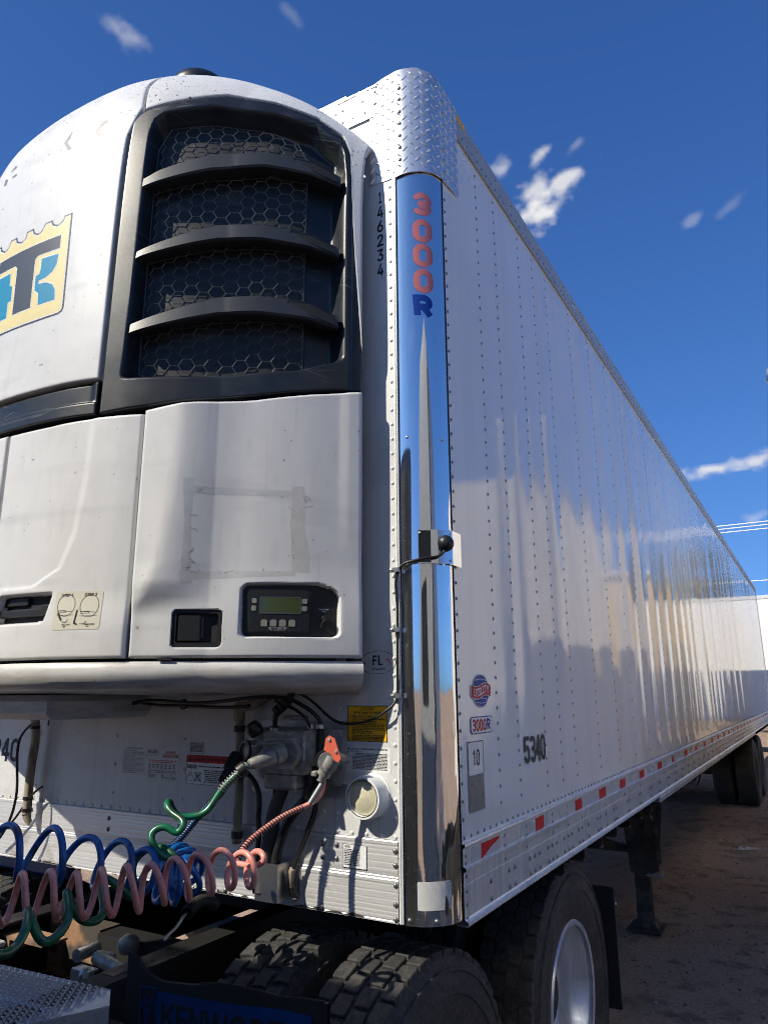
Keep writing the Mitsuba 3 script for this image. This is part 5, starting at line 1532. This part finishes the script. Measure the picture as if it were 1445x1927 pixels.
put('chassis_body', cat_(box(-1.66, -.94, -2.5, -.75, .45, .80, .05), box(-1.60, -1.0, -.80, -.10, .42, .66, .04), box(-1.70, -.90, .20, 2.3, .35, .60, .05)), 'dark', TK)
put('side_tank', box(-2.45, -1.80, -2.3, -.62, .35, .92, .10), 'dark', TK)
put('side_tank', box(-.80, -.12, -2.3, -.82, .35, .88, .10), 'dark', TK)
put('air_pipe', cat_(box(-1.95, -1.58, -.26, -.215, .965, .985, .004)), 'alum', TK)
put('frame_tab', cat_(box(-1.70, -1.42, -.19, -.09, .978, .986), box(-1.62, -1.60, -.19, -.09, .94, .978)), 'rusty', TK)
# torque rod and its bracket
put('torque_rod', rod([-1.19, -.150, .975], [-.86, -.19, .945], .022, 20), 'cast', TK, smooth=40, label='grey torque rod beside the deck plate')
put('rod_eye', rod([-1.235, -.195, .985], [-1.248, -.105, .985], .020, 20), 'bolt', TK, smooth=40)
put('rod_bracket', cat_(loft([(-1.205, .83), (-1.165, .83), (-1.125, .960), (-1.205, .960)], -.236, [(-1.205, .83), (-1.165, .83), (-1.125, .960), (-1.205, .960)], -.228), box(-1.205, -1.125, -.236, -.195, .9595, .967, .002)), 'galv', TK)
put('rod_clevis', loft([(-1.215, .985), (-1.15, .985), (-1.15, .94), (-1.185, .94)], -.128, [(-1.215, .985), (-1.15, .985), (-1.15, .94), (-1.185, .94)], -.118), 'galv', TK)
for c, d in (([-1.150, -.222, .950], [.70, -.62, .25]), ([-1.150, -.135, .972], [.80, -.5, .2])):
    put('nut', cat_(lathe([(0, 0), (0, .023), (.005, .023), (.005, .020)], c, d, 24), lathe([(.005, .021), (.014, .020), (.018, .015)], c, d, 24), lathe([(.014, 0), (.014, .014), (.028, .014), (.030, .010), (.030, 0)], c, d, 6)), 'bolt', TK, smooth=25)
put('rust_patch', box(-.955, -.90, -.33, -.20, 1.0204, 1.0222), 'rusty', TK)
put('grease_cap', lathe([(0, .036), (.015, .036), (.028, .031), (.038, .02), (.042, 0)], [-1.20, -.01, .965], [.2, -.4, 1], 28), 'cast', TK, smooth=40)
put('air_spring', cat_(lathe([(.0, .10), (.03, .135), (.08, .14), (.12, .12), (.15, .135), (.2, .14), (.25, .11)], [-.99, .36, .60], [0, 0, 1], 28)), 'rubber', TK, smooth=40)
for y in (.13, 1.45):
    put('axle_tube', rod([-2.3, y, .53], [-.3, y, .53], .075, 20), 'chassis', TK, smooth=40)
put('axle_head', cat_(trimesh.creation.icosphere(2, .22).apply_translation([-1.3, .13, .56]), trimesh.creation.icosphere(2, .22).apply_translation([-1.3, 1.45, .56])), 'chassis', TK, smooth=True)
put('fifth_wheel', cat_(box(-1.75, -.85, .42, 1.30, 1.125, 1.155, .01), loft([(-1.6, .98), (-1.0, .98), (-1.0, 1.12), (-1.6, 1.12)], .5, [(-1.6, .98), (-1.0, .98), (-1.0, 1.12), (-1.6, 1.12)], 1.2)), 'chassis', TK)
pg_ = np.array([[-.64, -.345, 1.196], [-.655, -.300, 1.211], [-.672, -.245, 1.222], [-.70, -.14, 1.19]])
sp = thing('hose_spring', 'grey hose support spring hanging below the blue coil', 'spring')
put('spring', coil(spline(pg_[1:], 30), .0165, .0026, 34, 6, 14), 'chassis', sp, smooth=True)
put('hook', tube([[-.655, -.300, 1.211], [-.645, -.335, 1.200], [-.642, -.352, 1.190], [-.640, -.372, 1.183], [-.633, -.40, 1.172]], .004, 8, 20), 'steel', sp, smooth=True)

# grip deck plate
dk = np.array([[-1.45, -.446], [-.830, -.398], [-.745, -.472], [-.86, -.70], [-1.45, -.74]])
DKZ = 1.02
DP = put('deck_plate', cat_(extr(Polygon(dk[:, :2]), .004).apply_translation([0, 0, DKZ - .006])), 'deck', TK, label='galvanised grip deck plate with rows of serrated teeth')
put('deck_flange', cat_(*[mesh([(a[0], a[1], DKZ + .001), (b[0], b[1], DKZ + .001), (b[0], b[1], DKZ - .052), (a[0], a[1], DKZ - .052)], [[0, 1, 2], [0, 2, 3], [0, 2, 1], [0, 3, 2]]) for a, b in ((dk[1], dk[2]), (dk[2], dk[3]), (dk[0], dk[1]))]), 'deck', TK)
ms = []
dpoly = Polygon(dk).buffer(-.012)
ux = (dk[1] - dk[0]) / np.linalg.norm(dk[1] - dk[0])
uy = np.array([-ux[1], ux[0]])
th_ = np.linspace(0, math.pi, 7)
for r in range(20):
    for c in range(30):
        o = dk[1] - ux * (.014 + c * .0250 + (r % 2) * .0125) - uy * (.018 + r * .0185)
        if not dpoly.contains(Point(o)):
            continue
        w, h = .0108, .0120
        for e in (-1,):
            arc = np.array([[w * math.cos(t), h * math.sin(t)] for t in th_])
            v = []
            for side in (-.0062, .0062):
                for (a, b) in arc:
                    q2 = o + ux * a + uy * side * (1 - .35 * b / h)
                    v.append([q2[0], q2[1], DKZ - .003 + b])
            n7 = len(arc)
            f = [[k, k + 1, n7 + k + 1] for k in range(n7 - 1)] + [[k, n7 + k + 1, n7 + k] for k in range(n7 - 1)]
            ms.append(mesh(v, f))
put('serrated_teeth', cat_(*ms), 'deck', DP, smooth=40, kind='stuff')
put('deck_seam', cat_(tube([np.r_[dk[1] - ux * .62 - uy * .165, DKZ + .001], np.r_[dk[1] - ux * .02 - uy * .165, DKZ + .001]], .005, 8)), 'deck', TK)
put('deck_rail', cat_(box(-.86, -.70, -.80, -.40, .90, .958, .01), tube([[-.80, -.75, .93], [-.66, -.46, .95]], .02, 12)), 'grime', TK)

# mud flap in front of the drive tyres
fx = np.array([-.690, -.668, -.640, -.605, -.567, -.520, -.463, -.40, -.34, -.28, -.20, -.115, -.058])
fz = np.array([1.154, 1.148, 1.126, 1.109, 1.103, 1.108, 1.116, 1.128, 1.137, 1.139, 1.136, 1.143, 1.148])
fxs = np.linspace(fx[0], fx[-1], 90)
fzt = PchipInterpolator(fx, fz)(fxs)
fy = lambda x, z: -.470 + .012 * np.sin((x + .69) * 9) * (1.15 - z) * 5 + .006 * np.sin((x + .69) * 14)
zt_ = np.linspace(0, 1, 12)
FX, FT = np.meshgrid(fxs, zt_, indexing='ij')
FZ = fzt[:, None] * FT + .62 * (1 - FT)
sheet = np.stack([FX, fy(FX, FZ), FZ], -1)
back = sheet + [0, .011, 0]
v = np.concatenate([sheet.reshape(-1, 3), back.reshape(-1, 3)])
gf = grid_faces(90, 12)
tops = np.arange(90) * 12 + 11
f = np.vstack([gf, gf[:, ::-1] + 1080, np.stack([tops[:-1], tops[1:], tops[1:] + 1080], 1), np.stack([tops[:-1], tops[1:] + 1080, tops[:-1] + 1080], 1)])
MF = put('mud_flap', mesh(v, f), 'flap', TK, smooth=30, label='black rubber mud flap with a blue panel reading KENWORTH')
put('torn_fringe', cat_(*[box(x - .0022, x + .0022, float(fy(x, 1.1)) + .002, float(fy(x, 1.1)) + .006, float(PchipInterpolator(fx, fz)(x)) - .001, float(PchipInterpolator(fx, fz)(x)) + .0045) for x in np.arange(-.43, -.065, .0078)]), 'flap', MF)


def flap_map(m, off):
    m = subdiv(m, .012)
    v = np.asarray(m.vertices)
    dz = np.interp(v[:, 0], [-.69, -.52, -.40, -.2, 0], [-.012, .0, .012, .030, .034])
    z = v[:, 1] + dz * SMf(v[:, 1])
    m.vertices = np.stack([v[:, 0], fy(v[:, 0], z) - off - v[:, 2], z], 1)
    return m


SMf = lambda z: np.clip((z - .95) / .12, 0, 1)
put('blue_panel', flap_map(extr(sbox(-.585, .93, -.100, 1.084), .0006), .0012), 'truckblue', MF)
put('emblem_panel', flap_map(extr(sbox(-.642, .95, -.588, 1.092).difference(sbox(-.638, .955, -.592, 1.088)), .0006), .0012), 'truckblue', MF)
emb = [Point(-.615, 1.055).buffer(.019, 14).difference(Point(-.615, 1.055).buffer(.0165, 14)), Polygon([(-.628, 1.06), (-.602, 1.06), (-.615, 1.03)]).exterior.buffer(.0012)] + [sbox(-.6255 + k * .0058, .97, -.6235 + k * .0058, 1.036) for k in range(4)] + [LineString([(-.626, 1.066), (-.615, 1.048), (-.604, 1.066)]).buffer(.0014)]
put('emblem', flap_map(extr(shapely.unary_union(emb), .0006), .0012), 'truckblue', MF)
put('lettering', flap_map(tx('KENWORTH', -.568, 1.000, .060, .455, 'l', True), .0022), 'flap', MF)


# tyres
def tyre_profile(R, w):
    return [(-w / 2 + .045, R - .25), (-w / 2 + .010, R - .235), (-w / 2 - .010, R - .16), (-w / 2 - .018, R - .10), (-w / 2 - .012, R - .05), (-w / 2 + .002, R - .022), (-w / 2 + .012, R - .012), (-w / 2 + .03, R - .010), (0, R - .008), (w / 2 - .03, R - .010), (w / 2 - .012, R - .012), (w / 2 - .002, R - .022),
            (w / 2 + .012, R - .05), (w / 2 + .018, R - .10), (w / 2 + .010, R - .16), (w / 2 - .010, R - .235), (w / 2 - .045, R - .25)]


def sidewall_ribs(R, w, s):
    prof = [(s * (w / 2 + .0165), R - .115), (s * (w / 2 + .0205), R - .112), (s * (w / 2 + .0205), R - .106), (s * (w / 2 + .0165), R - .103)]
    prof2 = [(s * (w / 2 + .0135), R - .055), (s * (w / 2 + .0175), R - .053), (s * (w / 2 + .0150), R - .044), (s * (w / 2 + .009), R - .042)]
    return prof, prof2


def block(pts, ang, xc, yc, zc, R, h=.013, chamfer=.92):
    """one tread block: an outline (across, along) at angle ang (0 = top, towards -y positive)"""
    p = np.asarray(pts, float)
    c = p.mean(0)
    rings = [(p, -.008), (p, h - .003), (c + (p - c) * chamfer, h)]
    v = []
    for q, hh in rings:
        a = ang + q[:, 1] / R
        r = R - .012 + hh
        v.append(np.stack([xc + q[:, 0], yc - r * np.sin(a), zc + r * np.cos(a)], 1))
    n = len(p)
    f = []
    for k in range(2):
        for j in range(n):
            f += [[k * n + j, k * n + (j + 1) % n, (k + 1) * n + (j + 1) % n], [k * n + j, (k + 1) * n + (j + 1) % n, (k + 1) * n + j]]
    f += [[2 * n, 2 * n + j, 2 * n + j + 1] for j in range(1, n - 1)]
    return mesh(np.vstack(v), f)


def make_tyre(x, yc, zc, R, w, style, vis, parent, label, full=True):
    k = put('tyre', lathe([(a, r) for a, r in tyre_profile(R, w)], [x, yc, zc], [1, 0, 0], 96), 'tyre', parent, smooth=35, label=label)
    ribs = []
    for s in (-1, 1):
        for pr in sidewall_ribs(R, w, s):
            ribs.append(lathe(pr, [x, yc, zc], [1, 0, 0], 72))
    put('sidewall_rib', cat_(*ribs), 'tyre', k, smooth=35)
    q = np.random.default_rng(int(1000 * abs(x) + 10 * abs(yc)))
    cols, npit = 4, 44
    cw = w / cols
    pitch = 2 * math.pi * R / npit
    rest = []
    for j in range(npit):
        for c in range(cols):
            a = (j + .5 * (c % 2) + .12 * c * (style == 'bone')) * 2 * math.pi / npit
            a = (a + math.pi) % (2 * math.pi) - math.pi
            x0 = -w / 2 + (c + .5) * cw
            gw, gl = cw * .455, pitch * .43
            if style == 'bone':
                pts = [(-gw, -gl * .80), (-gw * .2, -gl * .72), (gw * .95, -gl), (gw * .75, -.1 * gl), (gw, gl * .80), (gw * .2, gl * .72), (-gw * .95, gl), (-gw * .75, .1 * gl)]
            elif style == 'hex':
                pts = [(-gw * .72, -gl), (gw * .72, -gl), (gw * 1.05, -gl * .35), (gw * 1.05, gl * .35), (gw * .72, gl), (-gw * .72, gl), (-gw * 1.05, gl * .35), (-gw * 1.05, -gl * .35)]
            else:
                pts = [(-gw * .86, -gl), (gw * .86, -gl), (gw, -gl * .5), (gw * .96, 0), (gw, gl * .5), (gw * .86, gl), (-gw * .86, gl), (-gw, gl * .5), (-gw * .96, 0), (-gw, -gl * .5)]
            if c in (0, cols - 1):
                s = -1 if c == 0 else 1
                pts = [(max(-gw * 1.02, min(gw * 1.02, px_)), py_ * 1.02) for px_, py_ in pts]
            b = block([(x0 + px_ * q.uniform(.95, 1.0), py_ * q.uniform(.96, 1.0)) for px_, py_ in pts], a, x, yc, zc, R, .0135)
            if vis[0] <= math.degrees(a) <= vis[1]:
                put('tread_block', b, 'tyre', k, smooth=False)
            else:
                rest.append(b)
    put('tread_pattern', cat_(*rest), 'tyre', k, kind='stuff')
    return k


def alu_rim(x, yc, zc, R, parent, s=1, label=None):
    """dished wheel; its open side faces +x if s = 1"""
    prof = [(0, R - .018), (.004, R), (-.004, R + .004), (-.012, R - .004), (-.020, R - .016), (-.050, R - .022), (-.070, R - .034), (-.110, R - .040), (-.150, R - .042), (-.170, R - .055), (-.176, R - .09), (-.180, .165), (-.172, .15), (-.168, .14)]
    k = put('wheel_rim', lathe([(s * a, r) for a, r in prof], [x, yc, zc], [1, 0, 0], 72), 'alum', parent, smooth=30, label=label)
    put('wheel_disc', lathe([(s * -.168, .141), (s * -.165, .10), (s * -.10, .095), (s * -.095, 0)], [x, yc, zc], [1, 0, 0], 48), 'grime', k, smooth=40)
    holes = []
    for t in np.arange(10) * math.pi / 5:
        holes.append(lathe([(s * -.176, 0), (s * -.176, .027), (s * -.171, .027), (s * -.171, 0)], [x, yc + .205 * math.cos(t), zc + .205 * math.sin(t)], [1, 0, 0], 16))
    put('hand_hole', cat_(*holes), 'dark', k)
    for t in np.arange(10) * math.pi / 5 + .3:
        put('wheel_nut', lathe([(s * -.166, .016), (s * -.145, .014), (s * -.142, 0)], [x, yc + .120 * math.cos(t), zc + .120 * math.sin(t)], [1, 0, 0], 6), 'bolt', k)
    return k


RT, WT = .54, .235
make_tyre(-.215, .13, .53, RT, WT, 'square', (-8, 72), TK, 'outer front drive tyre with square tread blocks in front of the corner post')
make_tyre(-.555, .13, .53, RT, WT, 'bone', (2, 72), TK, 'inner front drive tyre with staggered bone shaped blocks')
make_tyre(-.215, 1.45, .53, RT, WT, 'hex', (0, 78), TK, 'rear drive tyre with hexagonal blocks under the side rail')
make_tyre(-.555, 1.45, .53, RT, WT, 'hex', (400, 401), TK, 'inner rear drive tyre in the dark')
make_tyre(-2.045, .13, .53, RT, WT, 'hex', (25, 62), TK, 'far front drive tyre in the sun at the left edge')
make_tyre(-2.385, .13, .53, RT, WT, 'hex', (400, 401), TK, 'far outer drive tyre')
alu_rim(-.100, .13, .53, .305, TK, 1)
alu_rim(-.100, 1.45, .53, .305, TK, 1, 'dished polished aluminium wheel of the rear drive axle')
put('brake_drum', cat_(rod([-.62, .13, .53], [-.36, .13, .53], .20, 32), rod([-.62, 1.45, .53], [-.36, 1.45, .53], .20, 32)), 'grime', TK, smooth=40)
put('fender_plate', cat_(box(-.64, -.062, 2.075, 2.083, .30, .80), box(-.66, -.058, 2.070, 2.10, .745, .845, .006)), 'flap', TK, label='black mud flap and hanger behind the rear drive tyre')
put('flap_bolt', lathe([(0, .010), (.006, .008), (.007, 0)], [-.0580, 2.085, .77], [1, 0, 0], 10), 'bolt', TK)
put('tail_bar', cat_(box(-1.9, -.66, 2.05, 2.12, .78, .86), box(-1.73, -.87, 2.3, 2.4, .8, 1.0)), 'grime', TK)
# cab behind the camera, seen in the chrome
cab = trimesh.PointCloud(np.array([(x, y, z) for x in (-2.5, .30) for y, z in ((-2.25, .95), (-2.25, 3.24), (-2.42, 3.42), (-5.2, 3.42), (-6.4, 2.6), (-7.6, 1.9), (-7.6, .7), (-2.25, .7))])).convex_hull
put('sleeper_cab', cab, 'cab', TK)
put('cab_window', box(-1.75, -.85, -2.249, -2.243, 2.3, 2.8), 'glass', TK)
for x in (-2.35,):
    put('exhaust_stack', rod([x, -2.12, .9], [x, -2.12, 3.2], .065, 24), 'steel', TK, smooth=40)
put('side_fairing', cat_(box(-.14, -.11, -5.0, -2.3, .35, 1.0, .01)), 'cab', TK)
put('blue_box', box(-2.45, -1.76, .14, .22, 1.085, 1.150, .01), 'truckblue', TK, label='blue painted part at the left edge behind the coils')

# ------------------------------------------------------------------ landing gear and trailer bogie
LG = put('landing_leg', cat_(box(-.50, -.36, 4.40, 4.54, .42, 1.10, .008)), 'grime', TR, label='dark landing gear leg')
put('leg_tube', box(-.485, -.375, 4.415, 4.525, .06, .42, .006), 'grime', TR)
put('foot_plate', cat_(box(-.56, -.30, 4.33, 4.61, .012, .026, .004), loft([(-.53, .026), (-.33, .026), (-.36, .07), (-.50, .07)], 4.40, [(-.53, .026), (-.33, .026), (-.36, .07), (-.50, .07)], 4.54)), 'grime', TR)
wing = Polygon([(-.56, 1.10), (-.20, 1.10), (-.285, .45), (-.36, .42), (-.50, .42)])
holes_ = affinity.scale(Point(-.385, .80).buffer(.035, 14), .75, 1.5).union(affinity.scale(Point(-.30, .86).buffer(.03, 14), .6, 1.6))
put('leg_wing', onto(extr(wing.difference(holes_), .008), FRONT, (0, 4.39, 0)), 'grime', TR)
put('leg_step', cat_(box(-.37, -.255, 4.30, 4.40, .425, .433), box(-.255, -.250, 4.30, 4.40, .425, .46)), 'galv', TR)
put('crank_handle', cat_(tube([[-.275, 4.33, 1.05], [-.270, 4.33, .90], [-.265, 4.33, .52]], .016, 10, 12), rod([-.36, 4.33, 1.02], [-.245, 4.33, 1.02], .018, 12), box(-.30, -.23, 4.32, 4.36, .86, .905, .004)), 'grime', TR, smooth=40)
put('landing_leg', box(-2.24, -2.10, 4.40, 4.54, .06, 1.10, .008), 'grime', TR)
put('cross_shaft', cat_(rod([-2.1, 4.47, .86], [-.5, 4.47, .86], .022, 12), box(-2.0, -.5, 4.46, 4.48, .55, .60), tube([[-.62, 3.2, 1.05], [-.60, 3.9, .74], [-.55, 4.42, .60]], .025, 10, 16), tube([[-.62, 3.05, .80], [-.75, 3.5, .83], [-.60, 4.40, .95]], .03, 10, 16)), 'grime', TR, smooth=40)
put('bogie_rail', cat_(box(-.86, -.74, 9.4, 15.2, .78, 1.09), box(-1.86, -1.74, 9.4, 15.2, .78, 1.09)), 'grime', TR)
put('air_tank', cat_(rod([-1.25, 8.2, .86], [-1.25, 9.3, .86], .15, 24), rod([-.95, 9.6, .80], [-.95, 10.4, .80], .13, 20)), 'grime', TR, smooth=40)
put('air_line', cat_(*[tube([[-.75 + .05 * i, 9.0 + .1 * i, 1.06], [-.72 + .04 * i, 9.15, .70 - .03 * i], [-.85, 9.4 + .1 * i, .62], [-.9, 9.8, .78]], .012, 8, 30) for i in range(4)]), 'rubber', TR, smooth=True)


def road_tyre(x, yc, label):
    R, w = .515, .275
    prof = tyre_profile(R, w)[:6]
    for k in range(5):
        a = -w / 2 + .012 + k * (w - .024) / 5
        b = a + (w - .024) / 5
        prof += [(a, R - .002), (b - .008, R), (b - .008, R - .013), (b, R - .013)]
    prof += tyre_profile(R, w)[-6:]
    k = put('tyre', lathe(prof, [x, yc, .505], [1, 0, 0], 72), 'tyre', TR, smooth=30, label=label)
    return k


for y, n_ in ((11.9, 'front'), (13.15, 'rear')):
    for x in (-.215, -.555, -2.045, -2.385):
        road_tyre(x, y, f'{n_} trailer axle tyre' if x == -.215 else None)
    for x in (-.085,):
        prof = [(0, .30), (.004, .315), (-.01, .312), (-.03, .295), (-.12, .285), (-.16, .26), (-.17, .17), (-.165, .10), (-.06, .09), (-.05, 0)]
        put('wheel_rim', lathe(prof, [x, y, .505], [1, 0, 0], 48), 'alum', TR, smooth=30)
    put('axle', rod([-2.3, y, .505], [-.3, y, .505], .07, 16), 'grime', TR, smooth=40)
    put('brake_drum', rod([-.62, y, .505], [-.36, y, .505], .20, 28), 'grime', TR, smooth=40)
put('rear_bumper', cat_(box(-2.5, -.1, 16.3, 16.4, .50, .60), box(-.55, -.45, 16.3, 16.36, .6, 1.1)), 'steel', TR)

# ------------------------------------------------------------------ the vehicle parked alongside (its side shows as reflections)
NT = thing('parked_box_truck', 'white box truck parked close alongside, just its front corner post showing at the right edge', 'truck')
put('box_side', box(1.035, 1.06, 3.75, 7.1, .95, 3.62), 'beigebox', NT)
put('box_body', box(1.06, 3.45, 3.75, 7.1, .95, 3.62, .01), 'beigebox', NT)
put('box_top_rail', box(1.022, 1.06, 3.74, 7.11, 3.62, 3.74, .006), 'alum', NT)
put('box_bottom_rail', box(1.022, 1.06, 3.74, 7.11, .86, .95, .006), 'alum', NT)
for y in np.arange(4.3, 7.0, .61):
    put('side_post', box(1.026, 1.035, y, y + .04, .95, 3.62, .002), 'beigebox', NT)
for k in range(5):
    put('reflective_tape', box(1.0205, 1.0222, 3.9 + k * .62, 4.12 + k * .62, .880, .93), 'tapered' if k % 2 == 0 else 'tapewhite', NT)
CT = thing('camper_trailer', 'cream camper trailer parked behind the box truck, seen only in the side wall reflections', 'camper')
put('shell', box(1.10, 3.4, 7.9, 12.2, .55, 3.30, .12), 'creambox', CT)
put('roof_edge', box(1.08, 3.42, 7.88, 12.22, 3.28, 3.36, .03), 'whitebox', CT)
for y in (8.6, 10.6):
    put('window', box(1.09, 1.11, y, y + .9, 1.75, 2.45), 'glass', CT)
put('door', box(1.085, 1.11, 9.75, 10.35, .75, 2.6), 'whitebox', CT)
for y in (9.9, 10.6):
    put('tyre', lathe([(-.1, .2), (-.1, .32), (-.07, .36), (.07, .36), (.1, .32), (.1, .2)], [1.25, y, .355], [1, 0, 0], 40), 'tyre', CT, smooth=30)
put('corner_pole', cat_(lathe([(0, .062), (3.93, .062), (3.96, .058), (3.985, .045), (3.995, 0)], [.990, 3.42, .02], [0, 0, 1], 28)), 'galv', NT, smooth=40, label='round capped steel post at the right edge')
put('pole_collar', lathe([(0, .064), (.0, .068), (.03, .068), (.03, .064)], [.990, 3.42, 3.905], [0, 0, 1], 28), 'steel', NT, smooth=40)
cabn = trimesh.PointCloud(np.array([(x, y, z) for x in (1.36, 3.4) for y, z in ((-.62, .45), (-.62, 3.75), (-.85, 3.98), (-1.6, 3.9), (-2.45, 2.9), (-2.6, 1.7), (-2.6, .45))])).convex_hull
put('cab', cabn, 'greycab', NT)
put('hood', trimesh.PointCloud(np.array([(x, y, z) for x in (1.55, 3.2) for y, z in ((-2.55, .5), (-2.55, 1.75), (-4.2, 1.45), (-4.4, .5))])).convex_hull, 'greycab', NT)
put('cab_trim', box(1.352, 1.372, -.66, -.575, .45, 3.6, .004), 'rubber', NT)
put('side_window', box(1.352, 1.362, -1.95, -1.2, 1.75, 2.45), 'glass', NT)
for y0, y1 in ((-.5, 3.7),):
    for x in (1.8, 2.7):
        put('frame_rail', box(x - .04, x + .04, y0, y1, .7, .95), 'grime', NT)
put('chassis', box(1.4, 3.1, 3.9, 7.0, .55, .86), 'grime', NT)
for y in (4.6, 5.9):
    put('tyre', lathe([(-.13, .30), (-.13, .46), (-.10, .50), (.10, .50), (.13, .46), (.13, .30)], [1.22, y, .495], [1, 0, 0], 48), 'tyre', NT, smooth=30)
    put('wheel', lathe([(-.11, .0), (-.115, .10), (-.06, .16), (-.05, .29), (-.12, .30)], [1.22, y, .495], [1, 0, 0], 40), 'alum', NT, smooth=30)

# ------------------------------------------------------------------ trailer across the yard behind
FT = thing('parked_trailer', 'white trailer standing crosswise in the sun behind the rear of the long trailer', 'trailer')
fy0 = 18.25
put('side_wall', box(-1.2, 13.0, fy0, fy0 + 2.55, 1.16, 4.00, .01), 'whitebox', FT)
put('top_rail', box(-1.21, 13.01, fy0 - .012, fy0 + .02, 4.0, 4.09, .004), 'rivetwhite', FT)
put('bottom_rail', box(-1.21, 13.01, fy0 - .015, fy0 + .02, 1.04, 1.16, .004), 'alum', FT)
fv = np.asarray(dome(.007, .004, 6).vertices) @ np.array([[1, 0, 0], [0, 0, -1], [0, 1, 0]], float).T
pts = [(x, fy0 - .0005, z) for x in np.arange(-1.0, 13, .4064) for z in np.arange(1.25, 3.98, .1016)]
put('rivet_rows', many(pts, fv, np.asarray(dome(.007, .004, 6).faces)), 'rivetside', FT, smooth=True, kind='stuff')
for k in range(16):
    put('reflective_tape', box(-1.0 + k * .85, -.78 + k * .85, fy0 - .0165, fy0 - .0150, 1.08, 1.13), 'tapered' if k % 2 == 0 else 'tapewhite', FT)
for x in (9.8, 11.1):
    for y in (fy0 + .2, fy0 + 2.3):
        put('tyre', lathe([(-.15, .28), (-.15, .46), (-.11, .51), (.11, .51), (.15, .46), (.15, .28)], [x, y, .505], [0, 1, 0], 48), 'tyre', FT, smooth=30)
for x in (1.1,):
    for y in (fy0 + .35, fy0 + 2.2):
        put('landing_leg', box(x - .06, x + .06, y - .06, y + .06, .02, 1.10, .006), 'grime', FT)

# buildings and trees on the far side, seen over it and in the reflections
HS = thing('tan_building', 'low tan building beyond the yard, seen in the reflections', 'building')
put('wall', box(9, 26, 31, 42, -.05, 4.6), 'tanwall', HS)
put('roof', box(8.7, 26.3, 30.7, 42.3, 4.6, 4.9, .05), 'tanwall', HS)
for x in (11.5, 15.5, 19.5):
    w = put('window', box(x, x + 1.6, 30.985, 31.03, 1.2, 2.8), 'white', HS)
    put('pane', box(x + .08, x + 1.52, 30.975, 30.984, 1.28, 2.72), 'glass', w)


def tree(x, y, h, r, seed, label):
    q = np.random.default_rng(seed)
    k = thing('tree', label, 'tree', None)
    z0 = -.05
    limbs, tips = [], []
    tr_ = np.array([[x, y, z0], [x + q.normal(0, .12), y, h * .2], [x + q.normal(0, .25), y + q.normal(0, .2), h * .42]])
    limbs.append(tube(tr_, np.linspace(.20, .13, 14), 9, 14))
    for i in range(11):
        a = q.uniform(0, 6.28)
        L = r * q.uniform(.45, .95)
        b = tr_[2] + [0, 0, q.uniform(-.2, .4)]
        e = b + np.array([math.cos(a) * L, math.sin(a) * L, h * q.uniform(.12, .5)])
        m = (b + e) / 2 + q.normal(0, .25, 3)
        limbs.append(tube([b, m, e], np.linspace(.085, .02, 10), 6, 10))
        for _ in range(4):
            e2 = m + (e - m) * q.uniform(.2, 1) + q.normal(0, .42, 3)
            limbs.append(tube([m + (e - m) * .4, e2], [.03, .01], 5))
            tips.append(e2)
        tips.append(e)
    put('trunk', cat_(*limbs), 'bark', k, smooth=40)
    tips = np.array(tips)
    n = 15000 if seed == 20 else 6500
    c = tips[q.integers(0, len(tips), n)] + np.clip(q.normal(0, 1, (n, 3)), -1.2, 1.2) * np.array([.48, .48, .36]) * q.random((n, 1)) ** .4
    s = q.uniform(.035, .085, n)
    d1 = q.normal(0, 1, (n, 3))
    d1 /= np.linalg.norm(d1, axis=1, keepdims=True)
    d2 = np.cross(d1, q.normal(0, 1, (n, 3)))
    d2 /= np.linalg.norm(d2, axis=1, keepdims=True) + 1e-9
    v = np.stack([c - d1 * s[:, None], c + d2 * s[:, None] * .45, c + d1 * s[:, None], c - d2 * s[:, None] * .45], 1).reshape(-1, 3)
    b = np.arange(n) * 4
    put('crown', mesh(v, np.vstack([np.stack([b, b + 1, b + 2], 1), np.stack([b, b + 2, b + 3], 1)])), 'leaf', k)


for i, (x, y, h, r) in enumerate(((-.2, 33.0, 5.5, 1.4), (-2.8, 34.5, 4.9, 2.2), (4.6, 30.5, 7.2, 2.6), (7.4, 33.0, 6.6, 2.4), (-6.5, 36, 5.0, 2.2), (3.9, 29.5, 7.4, 2.0), (5.2, 34.0, 8.0, 2.4))):
    tree(x, y, h, r, 20 + i, ['olive green tree whose top rises just over the white trailer at the right', 'low olive tree hidden behind the long trailer', 'tall olive tree seen in the side wall reflections', 'olive tree near the tan building', 'small olive tree far to the left behind the trailer', 'broad olive tree behind the middle of the crosswise trailer', 'tallest olive tree of the row behind the crosswise trailer'][i])
# power lines
for k, (z, y) in enumerate(((11.40, 45.0), (11.20, 45.0), (10.98, 45.0), (7.95, 45.0))):
    xs_ = np.linspace(-62, 62, 60)
    t = thing('power_line', ['topmost of the three upper power lines', 'middle one of the three upper power lines', 'lowest of the three upper power lines', 'single lower power line just over the tree'][k], 'power line', 'power lines behind the trailer')
    put('wire', tube(np.stack([xs_, np.full(60, y), z + .9 * (xs_ / 62) ** 2 * .0 + 0 * xs_], 1), .030, 6), 'wire', t, smooth=True)
for x in (-62, 62):
    t = thing('utility_pole', 'wooden utility pole ' + ('far left' if x < 0 else 'far right') + ' carrying the power lines', 'utility pole')
    put('post', tube([[x, 45.15, -.1], [x, 45.15, 12.2]], [.17, .12], 14), 'bark', t, smooth=40)
    put('crossarm', box(x - .06, x + .06, 44.3, 46.0, 11.0, 11.15), 'bark', t)
